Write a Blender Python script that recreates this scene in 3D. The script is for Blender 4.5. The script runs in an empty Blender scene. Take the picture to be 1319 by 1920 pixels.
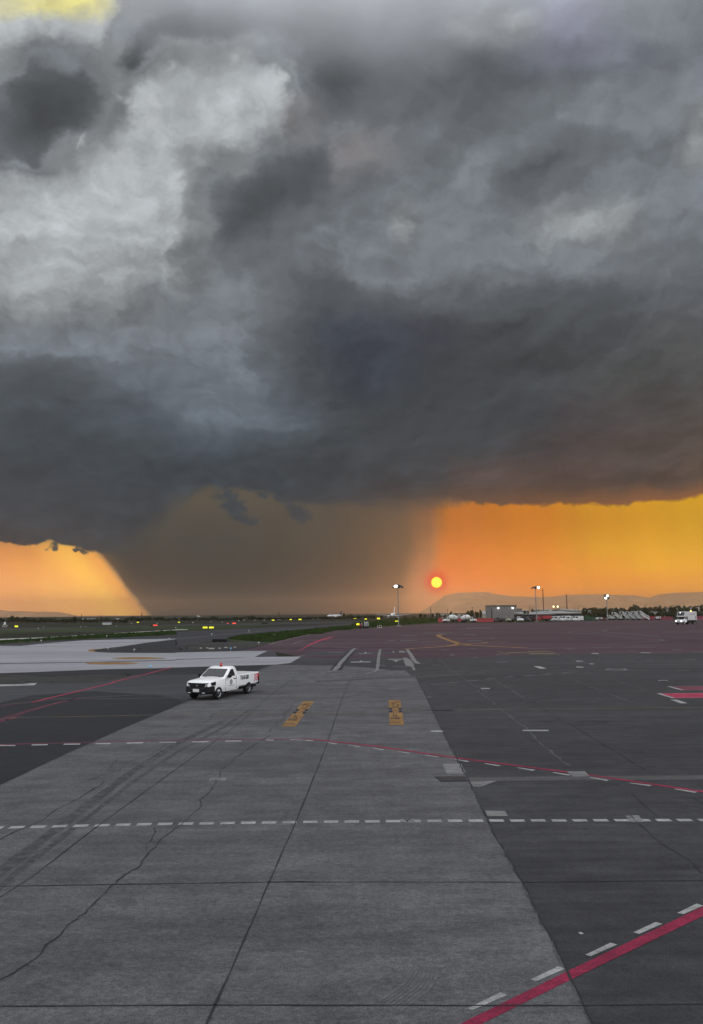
import bpy, bmesh, math, random
from mathutils import Vector, Matrix
R = math.radians
S = bpy.context.scene
COL = S.collection
random.seed(7)

# ---------------------------------------------------------------- camera
F, CX, CY, HOR, CAMH = 1387.0, 659.5, 960.0, 1150.0, 4.7     # focal length and horizon in photo pixels
PITCH = math.atan((HOR - CY) / F)
cam_d = bpy.data.cameras.new('camera'); cam = bpy.data.objects.new('camera', cam_d); COL.objects.link(cam)
ROLL = R(0.5)
cam.matrix_world = Matrix.Translation((0, 0, CAMH)) @ Matrix.Rotation(R(90) + PITCH, 4, 'X') @ Matrix.Rotation(-ROLL, 4, 'Z')
cam_d.sensor_fit = 'VERTICAL'; cam_d.sensor_height = 36.0; cam_d.lens = 36.0 * F / 1920.0
cam_d.clip_start = 0.1; cam_d.clip_end = 60000
S.camera = cam
S.view_settings.view_transform = 'Standard'; S.view_settings.look = 'None'
S.view_settings.exposure = 0.0; S.view_settings.gamma = 1.0
S.cycles.volume_bounces = 1
S.cycles.sample_clamp_indirect = 4.0

def ray(px, py):
    r_, u_ = (px - CX) / F, (CY - py) / F
    r = r_ * math.cos(ROLL) + u_ * math.sin(ROLL); u = u_ * math.cos(ROLL) - r_ * math.sin(ROLL)
    c, s = math.cos(PITCH), math.sin(PITCH)
    return Vector((r, c - u * s, s + u * c))
def G(px, py, z=0.0):
    """ground point seen at a photo pixel"""
    d = ray(px, py); t = (z - CAMH) / d.z
    return Vector((d.x * t, d.y * t, z))

# ---------------------------------------------------------------- sun and sky
SUNPX = (819, 1092)
sd = ray(*SUNPX).normalized()
SUN_EL = math.asin(sd.z); SUN_AZ = math.atan2(sd.x, sd.y)
sl = bpy.data.lights.new('sun', 'SUN'); sl.energy = 0.06; sl.angle = R(3); sl.color = (1.0, 0.5, 0.2)
sun = bpy.data.objects.new('sun', sl); COL.objects.link(sun)
sun.rotation_euler = (-sd).to_track_quat('-Z', 'Y').to_euler(); sun.location = (0, 0, 50)

W = bpy.data.worlds.new('World'); S.world = W; W.use_nodes = True
nt = W.node_tree; nt.nodes.clear(); N = nt.nodes; LK = nt.links.new
def setin(node, i, v):
    if hasattr(v, 'is_output'): LK(v, node.inputs[i])
    elif v is not None: node.inputs[i].default_value = v
def M(op, a, b=None, c=None, clamp=False):
    n = N.new('ShaderNodeMath'); n.operation = op; n.use_clamp = clamp
    setin(n, 0, a); setin(n, 1, b); setin(n, 2, c); return n.outputs[0]
def VM(op, a, b=None, sc=None):
    n = N.new('ShaderNodeVectorMath'); n.operation = op
    setin(n, 0, a); setin(n, 1, b)
    if sc is not None: setin(n, 3, sc)
    return n.outputs['Value'] if op in ('DOT_PRODUCT', 'LENGTH') else n.outputs[0]
def MR(v, a, b, c=0.0, d=1.0, smooth=True):
    n = N.new('ShaderNodeMapRange'); n.interpolation_type = 'SMOOTHSTEP' if smooth else 'LINEAR'
    for i, q in enumerate((v, a, b, c, d)): setin(n, i, q)
    return n.outputs[0]
def MIX(f, a, b, mode='MIX'):
    n = N.new('ShaderNodeMix'); n.data_type = 'RGBA'; n.blend_type = mode; n.clamp_factor = True
    setin(n, 0, f); setin(n, 6, a); setin(n, 7, b); return n.outputs[2]
def NOISE(vec, scale, detail=5, rough=0.55, lac=2.0, dist=0.0, kind='FBM'):
    n = N.new('ShaderNodeTexNoise'); n.noise_type = kind; n.normalize = True if kind == 'FBM' else False
    setin(n, 'Vector', None); LK(vec, n.inputs['Vector'])
    n.inputs['Scale'].default_value = scale; n.inputs['Detail'].default_value = detail
    n.inputs['Roughness'].default_value = rough; n.inputs['Lacunarity'].default_value = lac
    n.inputs['Distortion'].default_value = dist
    return n
def XYZ(x, y, z):
    n = N.new('ShaderNodeCombineXYZ'); setin(n, 0, x); setin(n, 1, y); setin(n, 2, z); return n.outputs[0]
def RAMP(f, stops, interp='LINEAR'):
    n = N.new('ShaderNodeValToRGB'); n.color_ramp.interpolation = interp; e = n.color_ramp.elements
    while len(e) > 1: e.remove(e[0])
    e[0].position = stops[0][0]; e[0].color = stops[0][1]
    for p, c in stops[1:]:
        k = e.new(p); k.color = c
    LK(f, n.inputs[0]); return n.outputs[0]

tc = N.new('ShaderNodeTexCoord'); D = tc.outputs['Generated']
sp = N.new('ShaderNodeSeparateXYZ'); LK(D, sp.inputs[0]); dx, dy, dz = sp.outputs
yy = M('MAXIMUM', dy, 0.12)
u0 = M('DIVIDE', dx, yy); v0 = M('DIVIDE', dz, yy)
def VY(py):   # z/y of a photo row
    d = ray(CX, py); return d.z / d.y
def VXY(px, py):
    d = ray(px, py); return d.z / d.y
def UX(px, py):
    d = ray(px, py); return d.x / d.y
PX = 1 / F
uv = XYZ(u0, v0, 0.0)
# billow warp, three scales
def cvec(n):
    return VM('SUBTRACT', n.outputs['Color'], (0.5, 0.5, 0.5))
w1 = cvec(NOISE(uv, 5.0, 3, 0.5)); w2 = cvec(NOISE(uv, 17.0, 5, 0.6)); w3 = cvec(NOISE(uv, 60.0, 4, 0.6))
# less warping towards the horizon
wk = MR(v0, VY(1000), VY(560), 0.15, 1.0)
warp = VM('ADD', VM('ADD', VM('SCALE', w1, sc=0.05), VM('SCALE', w2, sc=0.045)), VM('SCALE', w3, sc=0.02))
warp = VM('SCALE', warp, sc=wk)
uvw = VM('ADD', uv, warp)
su = N.new('ShaderNodeSeparateXYZ'); LK(uvw, su.inputs[0]); uw, vw = su.outputs[0], su.outputs[1]

UMAX = 0.60
def grid(rows, uo, vo):
    out = None; prev = None
    fac = M('MULTIPLY_ADD', uo, 1 / (2 * UMAX), 0.5)
    for py, stops in rows:
        st = [(max(0, min(1, UX(px, py) / (2 * UMAX) + 0.5)), (c[0] / 255, c[1] / 255, c[2] / 255, 1)) for px, c in stops]
        r = RAMP(fac, st, 'B_SPLINE' if False else 'EASE')
        if out is None: out = r
        else: out = MIX(MR(vo, VY(prev), VY(py)), out, r)
        prev = py
    return out
g = lambda l, w=0: (l * (0.955 if l < 125 else 0.972) + w, l * 1.0, l * (1.03 if l < 84 else 1.05 if l < 125 else 1.02) - w)     # slate grey of a level, w warms it
rows_c = [
 (0,   [(0, (190,186,150)), (110,(226,216,128)), (185,(214,206,140)), (225,g(129)), (330,g(113)), (450,g(107)), (600,g(96)), (700,g(102)), (780,g(100)), (960,g(112)), (1060,(112,114,130)), (1200,g(114)), (1319,g(112))]),
 (45,  [(0, g(174)), (90,g(164)), (190,g(166)), (225,g(118)), (330,g(112)), (450,g(105)), (600,g(95)), (720,g(100)), (800,g(101)), (975,g(129)), (1060,(108,110,126)), (1200,g(110)), (1319,g(110))]),
 (100, [(0, g(145)), (70,g(112)), (150,g(118)), (215,g(135)), (260,g(108)), (310,g(137)), (370,g(139)), (440,g(135)), (510,g(112)), (590,g(96)), (750,g(102)), (900,g(99)), (1060,(101,104,115)), (1319,g(104))]),
 (160, [(0, g(112)), (60,g(97)), (150,g(102)), (240,g(129)), (290,g(172)), (340,g(166)), (420,g(174)), (530,g(176)), (575,g(106)), (640,g(94)), (800,g(99)), (1000,g(97)), (1160,g(100)), (1319,g(106))]),
 (220, [(0, g(104)), (60,g(93)), (150,g(99)), (240,g(137)), (295,g(186)), (345,g(166)), (420,g(172)), (520,g(154)), (560,(128,128,130)), (640,g(100)), (700,g(100)), (880,g(96)), (1020,g(101)), (1150,g(112)), (1240,g(110)), (1319,g(131))]),
 (290, [(0, g(104)), (60,g(101)), (130,g(135)), (200,g(162)), (260,g(190)), (315,g(182)), (350,g(154)), (430,g(129)), (510,g(102)), (600,g(100)), (650,(118,116,118)), (800,g(101)), (900,g(101)), (1000,g(98)), (1150,g(102)), (1240,g(104)), (1290,g(135)), (1319,g(137))]),
 (350, [(0, g(174)), (70,g(166)), (150,g(172)), (230,g(186)), (320,g(182)), (355,g(135)), (400,g(108)), (470,g(98)), (560,g(100)), (640,g(104)), (760,g(99)), (830,g(101)), (880,g(112)), (980,g(97)), (1080,g(101)), (1160,g(118)), (1240,g(112)), (1319,g(116))]),
 (420, [(0, g(182)), (100,g(184)), (230,g(174)), (320,g(176)), (360,g(129)), (430,g(97)), (500,g(99)), (600,g(108)), (660,g(108)), (720,g(112)), (760,g(135)), (800,g(112)), (950,g(114)), (1060,g(129)), (1170,g(130)), (1230,g(112)), (1319,g(103))]),
 (490, [(0, g(160)), (80,g(162)), (200,g(154)), (310,g(158)), (350,g(127)), (430,g(101)), (520,g(98)), (600,g(101)), (680,g(112)), (740,g(110)), (850,g(106)), (1000,g(103)), (1100,g(106)), (1200,g(101)), (1319,g(95))]),
 (560, [(0, g(135)), (80,g(139)), (200,g(131)), (330,g(118)), (420,g(106)), (520,g(99)), (590,g(91)), (700,g(95)), (800,g(97)), (900,g(93)), (1000,g(93)), (1150,g(89)), (1319,g(91))]),
 (630, [(0, g(112)), (150,g(116)), (300,g(108)), (420,g(108)), (500,g(100)), (560,g(91)), (650,(76,81,92)), (800,(76,80,88)), (950,g(83)), (1150,g(83)), (1319,g(87,3))]),
 (700, [(0, g(91)), (80,g(89)), (200,g(99)), (330,g(101)), (440,g(102)), (500,g(101)), (580,g(87)), (700,(69,74,84)), (850,g(79)), (1000,g(78)), (1200,g(82,3)), (1319,g(85,4))]),
 (780, [(0, g(87)), (120,g(85)), (260,g(91)), (380,g(101)), (450,g(101)), (560,g(91)), (680,g(80)), (850,g(77)), (1000,g(78)), (1060,(80,76,78)), (1200,(86,80,78)), (1319,(90,82,78))]),
 (840, [(0, g(79)), (120,g(82)), (260,g(82)), (400,g(89)), (520,g(83)), (640,g(79)), (780,g(74)), (900,g(79)), (1000,(78,75,76)), (1080,(88,78,75)), (1200,(92,80,75)), (1319,(98,84,76))]),
 (900, [(0, g(74)), (150,g(74)), (300,g(70)), (420,g(69)), (560,g(69)), (700,g(67)), (820,g(70)), (860,(92,80,76)), (950,(96,80,74)), (1100,(98,80,73)), (1200,(92,78,72)), (1319,(104,84,74))]),
 (950, [(0, g(69)), (200,g(68)), (330,(70,71,72)), (450,g(68)), (650,(72,72,72)), (780,(96,84,76)), (860,(118,88,72)), (950,(112,84,70)), (1150,(120,86,66)), (1319,(120,88,70))]),
 (1030,[(0, g(66)), (300,g(66)), (1319,(90,76,68))]),
]
cloud = grid(rows_c[::-1], uw, vw)
dim = MR(v0, VY(1020), VY(560), 0.0, 1.0)
cloud = VM('MULTIPLY', cloud, MIX(dim, (0.80, 0.88, 0.95, 1), (1, 1, 1, 1)))
# faint billow shading over the whole overcast, soft and wind-drawn
b1 = NOISE(uvw, 9.0, 6, 0.58); b2 = NOISE(VM('MULTIPLY', uvw, (1.0, 1.6, 1.0)), 24.0, 6, 0.6)
br = M('ADD', M('MULTIPLY', M('SUBTRACT', b1.outputs[0], 0.5), 0.16), M('MULTIPLY', M('SUBTRACT', b2.outputs[0], 0.5), 0.10))
lum = VM('DOT_PRODUCT', cloud, (0.333, 0.333, 0.333))
def blob(vec, px, py, rx, ry, rot=0):
    m = N.new('ShaderNodeMapping'); m.vector_type = 'TEXTURE'; LK(vec, m.inputs[0])
    m.inputs[1].default_value = (UX(px, py), VXY(px, py), 0); m.inputs[2].default_value = (0, 0, R(rot))
    m.inputs[3].default_value = (rx * PX, ry * PX, 1)
    t = N.new('ShaderNodeTexGradient'); t.gradient_type = 'QUADRATIC_SPHERE'; LK(m.outputs[0], t.inputs[0]); return t.outputs['Fac']
adj = None
for a in ((125,195,430,250,8,-.10), (240,105,130,80,0,-.10), (340,50,250,120,0,-.13), (520,355,360,220,12,-.075), (610,160,220,230,0,-.07), (760,660,620,220,0,-.05), (1020,300,420,120,28,-.06), (60,730,280,110,0,-.02), (900,110,560,200,12,-.05),
          (292,170,60,190,0,.16), (440,165,210,90,0,.12), (430,245,170,50,0,.09), (140,400,340,150,0,.07), (735,440,90,190,-10,.08), (1090,420,400,70,14,.07), (1180,385,120,40,25,.06), (1000,450,260,50,5,.04), (1290,250,100,150,0,.05), (930,300,230,60,35,.07),
          (1160,180,240,60,25,.06), (380,810,280,80,0,.03), (450,700,260,120,-20,.025), (975,20,110,70,0,.12), (350,540,130,200,-20,.04), (60,560,200,90,0,.05), (250,620,200,80,0,.01), (640,250,80,60,0,.08), (90,40,140,60,0,.10), (560,800,160,60,0,.03), (1000,720,300,60,8,.02)):
    b = M('MULTIPLY', blob(uvw, *a[:5]), a[5]); adj = b if adj is None else M('ADD', adj, b)
lum0 = lum; lumr = M('ADD', lum, adj); lum = M('ADD', 0.30, M('MULTIPLY', M('ADD', M('SUBTRACT', lumr, 0.30), M('SQRT', M('ADD', M('POWER', M('SUBTRACT', lumr, 0.30), 2.0), 0.0016))), 0.5))
# torn edges: steepen the tone where dark masses meet the bright breaks, and again between the lower layers
def deck(vec):      # perspective of a cloud deck: structures shrink and flatten towards the horizon
    q = N.new('ShaderNodeSeparateXYZ'); LK(vec, q.inputs[0]); k = M('DIVIDE', 1.0, M('ADD', q.outputs[1], 0.33))
    return XYZ(M('MULTIPLY', q.outputs[0], k), M('MULTIPLY', k, 0.95), 0.3)
DK = deck(uvw)
n1 = M('SUBTRACT', NOISE(DK, 7.0, 9, 0.60, dist=0.25).outputs[0], 0.5); n2 = M('SUBTRACT', NOISE(DK, 4.2, 9, 0.56, dist=0.5).outputs[0], 0.5)
n3 = M('SUBTRACT', NOISE(DK, 11.0, 8, 0.58, dist=0.3).outputs[0], 0.5)
lumA = M('ADD', lum, M('MULTIPLY', n1, 0.40)); sA = MR(lumA, 0.39, 0.68, 0.365, 0.645)
wA = M('MULTIPLY', MR(lum, 0.38, 0.45), 0.62)
newL = M('ADD', M('MULTIPLY', sA, wA), M('MULTIPLY', lum, M('SUBTRACT', 1.0, wA)))
wB = MR(lum, 0.42, 0.50, 1.0, 0.0)
def step(n, amp, lo, hi, gain, bias):
    global newL
    l_ = M('ADD', lum, M('MULTIPLY', n, amp)); s_ = M('MULTIPLY', MR(l_, lo, hi), gain)
    newL = M('ADD', newL, M('MULTIPLY', M('SUBTRACT', s_, bias), wB))
step(n2, 0.26, 0.340, 0.400, 0.050, 0.034)
step(n3, 0.22, 0.385, 0.440, 0.050, 0.026)
step(n2, 0.16, 0.265, 0.315, 0.035, 0.016)
step(n1, 0.16, 0.305, 0.345, 0.028, 0.012)
off = VM('ADD', DK, (0.012, 0.018, 0.0))
for sc__, am in ((5.0, 0.9), (12.0, 0.45)):
    r1 = NOISE(DK, sc__, 7, 0.55, dist=0.3); r2 = NOISE(off, sc__, 7, 0.55, dist=0.3)
    br = M('ADD', br, M('MULTIPLY', M('SUBTRACT', r2.outputs[0], r1.outputs[0]), am))
cloud = VM('SCALE', cloud, sc=M('DIVIDE', newL, lum0))
br = M('MULTIPLY', br, MR(lum, 0.27, 0.62, 0.5, 1.0))
cloud = VM('SCALE', cloud, sc=M('ADD', br, 1.03))

# what shows below the cloud base: rain curtains and the clear sunset band
rows_b = [
 (1165,[(0,(205,145,92)), (120,(214,158,92)), (185,(222,172,84)), (222,(214,154,82)), (246,(120,98,82)), (272,(86,82,78)), (500,(90,85,78)), (640,(98,88,80)), (720,(112,94,82)), (800,(150,104,76)), (870,(190,118,72)), (1000,(202,130,72)), (1319,(206,142,80))]),
 (1130,[(0,(204,145,92)), (120,(212,158,90)), (185,(222,172,84)), (222,(214,154,82)), (246,(120,98,82)), (272,(86,82,78)), (500,(90,85,78)), (640,(98,88,80)), (720,(112,94,80)), (790,(146,98,74)), (850,(192,108,60)), (1000,(202,128,64)), (1319,(206,142,72))]),
 (1095,[(0,(202,142,90)), (120,(210,156,88)), (185,(222,172,84)), (222,(214,154,82)), (246,(120,98,82)), (272,(86,82,78)), (400,(90,85,78)), (640,(100,89,80)), (740,(118,96,80)), (790,(150,98,74)), (835,(192,104,58)), (1000,(200,124,58)), (1100,(205,138,62)), (1319,(208,150,68))]),
 (1060,[(0,(198,136,86)), (90,(206,146,84)), (185,(222,172,84)), (222,(214,154,82)), (246,(120,98,82)), (272,(86,82,78)), (400,(92,87,79)), (640,(104,92,80)), (750,(122,97,80)), (795,(150,100,76)), (830,(190,106,58)), (1000,(202,128,58)), (1130,(206,148,62)), (1220,(210,160,62)), (1319,(210,162,66))]),
 (1030,[(0,(194,130,84)), (90,(200,138,82)), (185,(222,172,84)), (222,(214,154,82)), (246,(120,98,82)), (272,(86,82,78)), (400,(94,88,80)), (600,(104,92,80)), (750,(120,97,80)), (800,(146,104,76)), (840,(194,114,62)), (1000,(202,130,58)), (1130,(208,158,60)), (1200,(210,162,60)), (1319,(210,166,62))]),
 (985, [(0,(160,116,82)), (120,(150,112,82)), (200,(80,78,76)), (300,(84,81,77)), (380,(100,90,81)), (600,(106,93,81)), (740,(116,96,80)), (800,(138,100,77)), (845,(190,118,66)), (1000,(204,132,56)), (1110,(208,152,56)), (1190,(212,160,56)), (1319,(216,172,58))]),
 (930, [(0,(100,90,80)), (250,(76,75,74)), (340,(98,90,82)), (400,(118,103,88)), (500,(112,98,84)), (600,(112,96,84)), (740,(112,94,82)), (810,(136,100,80)), (850,(196,124,70)), (1000,(208,136,56)), (1110,(214,162,52)), (1190,(214,166,54)), (1319,(220,178,56))]),
]
# slanting rain streaks: noise drawn out along the fall
sh = M('MULTIPLY_ADD', v0, 0.16, u0)
rs = NOISE(XYZ(sh, M('MULTIPLY', v0, 0.12), 0.0), 20.0, 4, 0.5)
band_w = VM('ADD', uv, VM('MULTIPLY', w2, (0.012, 0.012, 0.0)))
sb = N.new('ShaderNodeSeparateXYZ'); LK(band_w, sb.inputs[0])
ub = M('ADD', sb.outputs[0], M('MULTIPLY', M('SUBTRACT', rs.outputs[0], 0.5), 0.02))
ub = M('ADD', ub, M('MULTIPLY', M('MULTIPLY', M('SUBTRACT', sb.outputs[1], VY(1095)), 0.78), MR(u0, UX(330, 1095), UX(470, 1095), 1.0, 0.0)))
band = grid(rows_b, ub, sb.outputs[1])
bsep = N.new('ShaderNodeSeparateColor'); LK(band, bsep.inputs[0])
rain = MR(M('SUBTRACT', bsep.outputs[0], bsep.outputs[2]), 0.30, 0.06)
band = VM('MULTIPLY', band, MIX(rain, (1, 1, 1, 1), (0.76, 0.86, 0.97, 1)))
hot = MR(M('MULTIPLY', MR(u0, UX(800, 1050), UX(850, 1050)), 1.0), 0.0, 1.0)
band = VM('MULTIPLY', band, MIX(hot, (1.0, 0.95, 0.86, 1), (0.99, 0.91, 0.62, 1)))
band = VM('SCALE', band, sc=M('MULTIPLY_ADD', M('SUBTRACT', rs.outputs[0], 0.5), 0.13, 1.0))

# the cloud base line over the azimuth (photo pixels) and how soft it is
base = [(0,1019,3),(60,1018,3),(95,1014,3),(130,1022,4),(170,1034,5),(190,1037,6),(215,1034,16),(255,1010,38),(290,980,40),(335,945,32),(365,922,16),(400,912,7),(450,915,7),(500,925,8),(560,938,8),(600,946,10),(700,945,14),(780,945,26),(850,945,14),(900,947,4),(950,945,3),(1050,948,5),(1110,946,5),(1170,946,5),(1200,938,5),(1250,938,5),(1319,932,6)]
vmin, vmax = VY(1060), VY(900)
fac0 = M('MULTIPLY_ADD', u0, 1 / (2 * UMAX), 0.5)
bst = []
for px, py, soft in base:
    bst.append((UX(px, py) / (2 * UMAX) + 0.5, ((VXY(px, py) - vmin) / (vmax - vmin), soft / 40, 0, 1)))
bl = RAMP(fac0, bst, 'EASE')
sbl = N.new('ShaderNodeSeparateColor'); LK(bl, sbl.inputs[0])
vb = M('MULTIPLY_ADD', sbl.outputs[0], vmax - vmin, vmin)
soft = M('MULTIPLY', sbl.outputs[1], 40 * PX)
e1 = NOISE(uv, 38.0, 6, 0.62); e2 = NOISE(VM('ADD', uv, VM('SCALE', w3, sc=0.02)), 16.0, 3, 0.5)
en = M('ADD', M('MULTIPLY', M('SUBTRACT', e1.outputs[0], 0.5), 0.022), M('MULTIPLY', M('SUBTRACT', e2.outputs[0], 0.5), 0.016))
# torn scud hanging below the base: blobs broken up by noise
scud_uv = VM('ADD', uv, VM('ADD', VM('SCALE', w3, sc=0.03), VM('SCALE', w2, sc=0.02)))
sc_ = None
for a in ((440,950,52,36,-30,1.3), (462,972,48,18,-10,1.1), (425,928,45,26,0,1.0), (560,958,46,34,-20,1.5), (540,930,60,30,0,1.2), (490,930,40,18,0,.6), (575,972,26,16,-10,1.2), (300,930,60,50,0,.8), (105,1030,26,12,0,1.0), (150,1036,24,14,-30,1.0)):
    b = M('MULTIPLY', blob(scud_uv, *a[:5]), a[5]); sc_ = b if sc_ is None else M('MAXIMUM', sc_, b)
e3 = NOISE(uv, 62.0, 8, 0.68, dist=0.6)
scm = MR(M('ADD', sc_, M('MULTIPLY', M('SUBTRACT', e3.outputs[0], 0.5), 1.9)), 0.06, 0.62)
scm = M('MULTIPLY', scm, MR(sc_, 0.02, 0.2))
mask = MR(M('SUBTRACT', M('ADD', v0, en), vb), M('MULTIPLY', soft, -1.0), soft)
glow = MR(M('SUBTRACT', M('ADD', v0, en), vb), 0.0, 0.030, 1.0, 0.0)
gl_az = MR(u0, UX(760, 940), UX(1319, 940), 0.0, 1.0)
cloud = MIX(M('MULTIPLY', M('MULTIPLY', glow, gl_az), 0.55), cloud, (0.66, 0.40, 0.24, 1))
mask = M('MAXIMUM', mask, M('MULTIPLY', scm, 0.9))
front = MIX(mask, band, cloud)
# small bright ragged patches: yellow break at the top left, torn white edges
def patch(col, amt, blobs, nscale, thr=0.15, w=0.9):
    global front
    s_ = None
    for a in blobs:
        b = M('MULTIPLY', blob(uvw, *a[:5]), a[5] if len(a) > 5 else 1.0); s_ = b if s_ is None else M('ADD', s_, b)
    n_ = NOISE(uvw, nscale, 6, 0.62)
    m_ = MR(M('ADD', s_, M('MULTIPLY', M('SUBTRACT', n_.outputs[0], 0.5), 1.1)), thr, thr + w)
    m_ = M('MULTIPLY', M('MULTIPLY', m_, MR(s_, 0.02, 0.25)), amt)
    front = MIX(m_, front, tuple(c / 255 for c in col) + (1,))
PATCHES = []
patch((236, 226, 120), 0.9, [(60,-20,120,50,0,1.3), (150,-10,90,50,0,1.4)], 20)
patch((188, 191, 193), 0.55, [(318,125,46,34,30), (295,190,30,60,0), (285,235,40,50,0), (240,180,60,22,-20), (160,262,16,30,0), (220,285,90,26,15), (530,150,60,36,-20), (440,110,70,26,-25,.8), (345,345,30,26,-20), (360,245,50,14,10,.8), (455,240,60,14,-5,.9)], 26)

# sun disc seen through the rain haze and its red aureole
sa = M('ARCCOSINE', M('MINIMUM', VM('DOT_PRODUCT', D, tuple(sd)), 1.0))
aur = MR(sa, R(0.3), R(1.5), 1.0, 0.0)
front_lin = VM('POWER', VM('MAXIMUM', front, (0, 0, 0)), (2.2, 2.2, 2.2))
# the band burns brighter towards the horizon than it looks through the rain haze
so = N.new('ShaderNodeSeparateColor'); LK(front, so.inputs[0])
orng = MR(M('SUBTRACT', so.outputs[0], so.outputs[2]), 0.12, 0.38)
lowb = MR(v0, VY(1160), VY(960), 1.0, 0.0)
gain = M('ADD', 1.0, M('MULTIPLY', lowb, M('ADD', M('MULTIPLY_ADD', orng, 1.65, -0.55), M('MULTIPLY', orng, MR(u0, UX(320, 1100), UX(100, 1100), 0.0, 0.55)))))
front_lin = VM('SCALE', front_lin, sc=gain)
front_lin = MIX(M('MULTIPLY', M('POWER', aur, 1.5), 1.0), front_lin, (0.85, 0.0, 0.0, 1))
disc = MR(sa, R(0.36), R(0.44), 1.0, 0.0)
disc_c = MIX(MR(sa, R(0.15), R(0.41)), (3.4, 2.6, 0.12, 1), (3.2, 1.5, 0.02, 1))
front_lin = MIX(disc, front_lin, disc_c)

# the rest of the sky, behind and overhead: brighter even overcast over a low-sun sky
sky = N.new('ShaderNodeTexSky'); sky.sky_type = 'NISHITA'; sky.sun_disc = False
sky.sun_elevation = SUN_EL; sky.sun_rotation = SUN_AZ; sky.air_density = 2; sky.dust_density = 4
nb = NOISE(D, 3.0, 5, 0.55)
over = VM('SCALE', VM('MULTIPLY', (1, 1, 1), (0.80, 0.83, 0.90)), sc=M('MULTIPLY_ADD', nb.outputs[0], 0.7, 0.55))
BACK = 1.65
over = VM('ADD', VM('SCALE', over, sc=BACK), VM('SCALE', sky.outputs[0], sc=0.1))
# front view sector: y>0 and not too high
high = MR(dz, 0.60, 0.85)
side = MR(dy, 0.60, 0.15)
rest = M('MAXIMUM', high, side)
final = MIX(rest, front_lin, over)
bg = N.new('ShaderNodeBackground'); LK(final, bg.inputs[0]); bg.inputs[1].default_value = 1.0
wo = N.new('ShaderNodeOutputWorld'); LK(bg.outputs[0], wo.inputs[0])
W.cycles.sampling_method = 'MANUAL'; W.cycles.sample_map_resolution = 1024

# ---------------------------------------------------------------- helpers
def tag(o, label=None, cat=None, group=None, kind=None):
    if label: o['label'] = label
    if cat: o['category'] = cat
    if group: o['group'] = group
    if kind: o['kind'] = kind
    return o
def empty(name, loc, rz=0.0, sc=1.0, label=None, cat=None, group=None):
    o = bpy.data.objects.new(name, None); COL.objects.link(o); o.location = loc
    o.rotation_euler = (0, 0, rz); o.scale = (sc, sc, sc); o.empty_display_size = 0.3
    return tag(o, label, cat, group)
def copy_tree(o, parent=None, loc=None, rz=None, sc=None, label=None):
    c = o.copy(); COL.objects.link(c)
    if parent: c.parent = parent
    if loc is not None: c.location = loc
    if rz is not None: c.rotation_euler = (0, 0, rz)
    if sc is not None: c.scale = (sc, sc, sc) if not hasattr(sc, '__len__') else sc
    if label: c['label'] = label
    for ch in list(o.children): copy_tree(ch, c)
    return c

def lin(c):
    return tuple(((x / 255) ** 2.2) for x in c) + (1.0,)
def mat(name, col, rough=0.8, spec=0.3, metal=0.0, var=0.0, scale=3.0, stretch=(1, 1, 1), emit=None, estr=0.0, coat=0.0, bump=0.0):
    m = bpy.data.materials.new(name); m.use_nodes = True; t = m.node_tree; b = t.nodes['Principled BSDF']
    c = tuple(col) + ((1.0,) if len(col) == 3 else ())
    b.inputs['Base Color'].default_value = c; b.inputs['Roughness'].default_value = rough
    b.inputs['Specular IOR Level'].default_value = spec; b.inputs['Metallic'].default_value = metal
    b.inputs['Coat Weight'].default_value = coat
    if var or bump:
        tcn = t.nodes.new('ShaderNodeTexCoord'); mp = t.nodes.new('ShaderNodeMapping'); mp.inputs[3].default_value = stretch
        t.links.new(tcn.outputs['Object'], mp.inputs[0])
        nz = t.nodes.new('ShaderNodeTexNoise'); nz.inputs['Scale'].default_value = scale; nz.inputs['Detail'].default_value = 6
        nz.inputs['Roughness'].default_value = 0.65
        t.links.new(mp.outputs[0], nz.inputs[0])
        mr = t.nodes.new('ShaderNodeMapRange'); mr.inputs[1].default_value = 0.3; mr.inputs[2].default_value = 0.7
        mr.inputs[3].default_value = 1 - var; mr.inputs[4].default_value = 1 + var
        t.links.new(nz.outputs[0], mr.inputs[0])
        v = t.nodes.new('ShaderNodeVectorMath'); v.operation = 'SCALE'; v.inputs[0].default_value = c[:3]
        t.links.new(mr.outputs[0], v.inputs[3]); t.links.new(v.outputs[0], b.inputs['Base Color'])
        if bump:
            bp = t.nodes.new('ShaderNodeBump'); bp.inputs['Strength'].default_value = bump
            t.links.new(nz.outputs[0], bp.inputs['Height']); t.links.new(bp.outputs[0], b.inputs['Normal'])
    if emit:
        b.inputs['Emission Color'].default_value = tuple(emit) + (1.0,); b.inputs['Emission Strength'].default_value = estr
    return m

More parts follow.
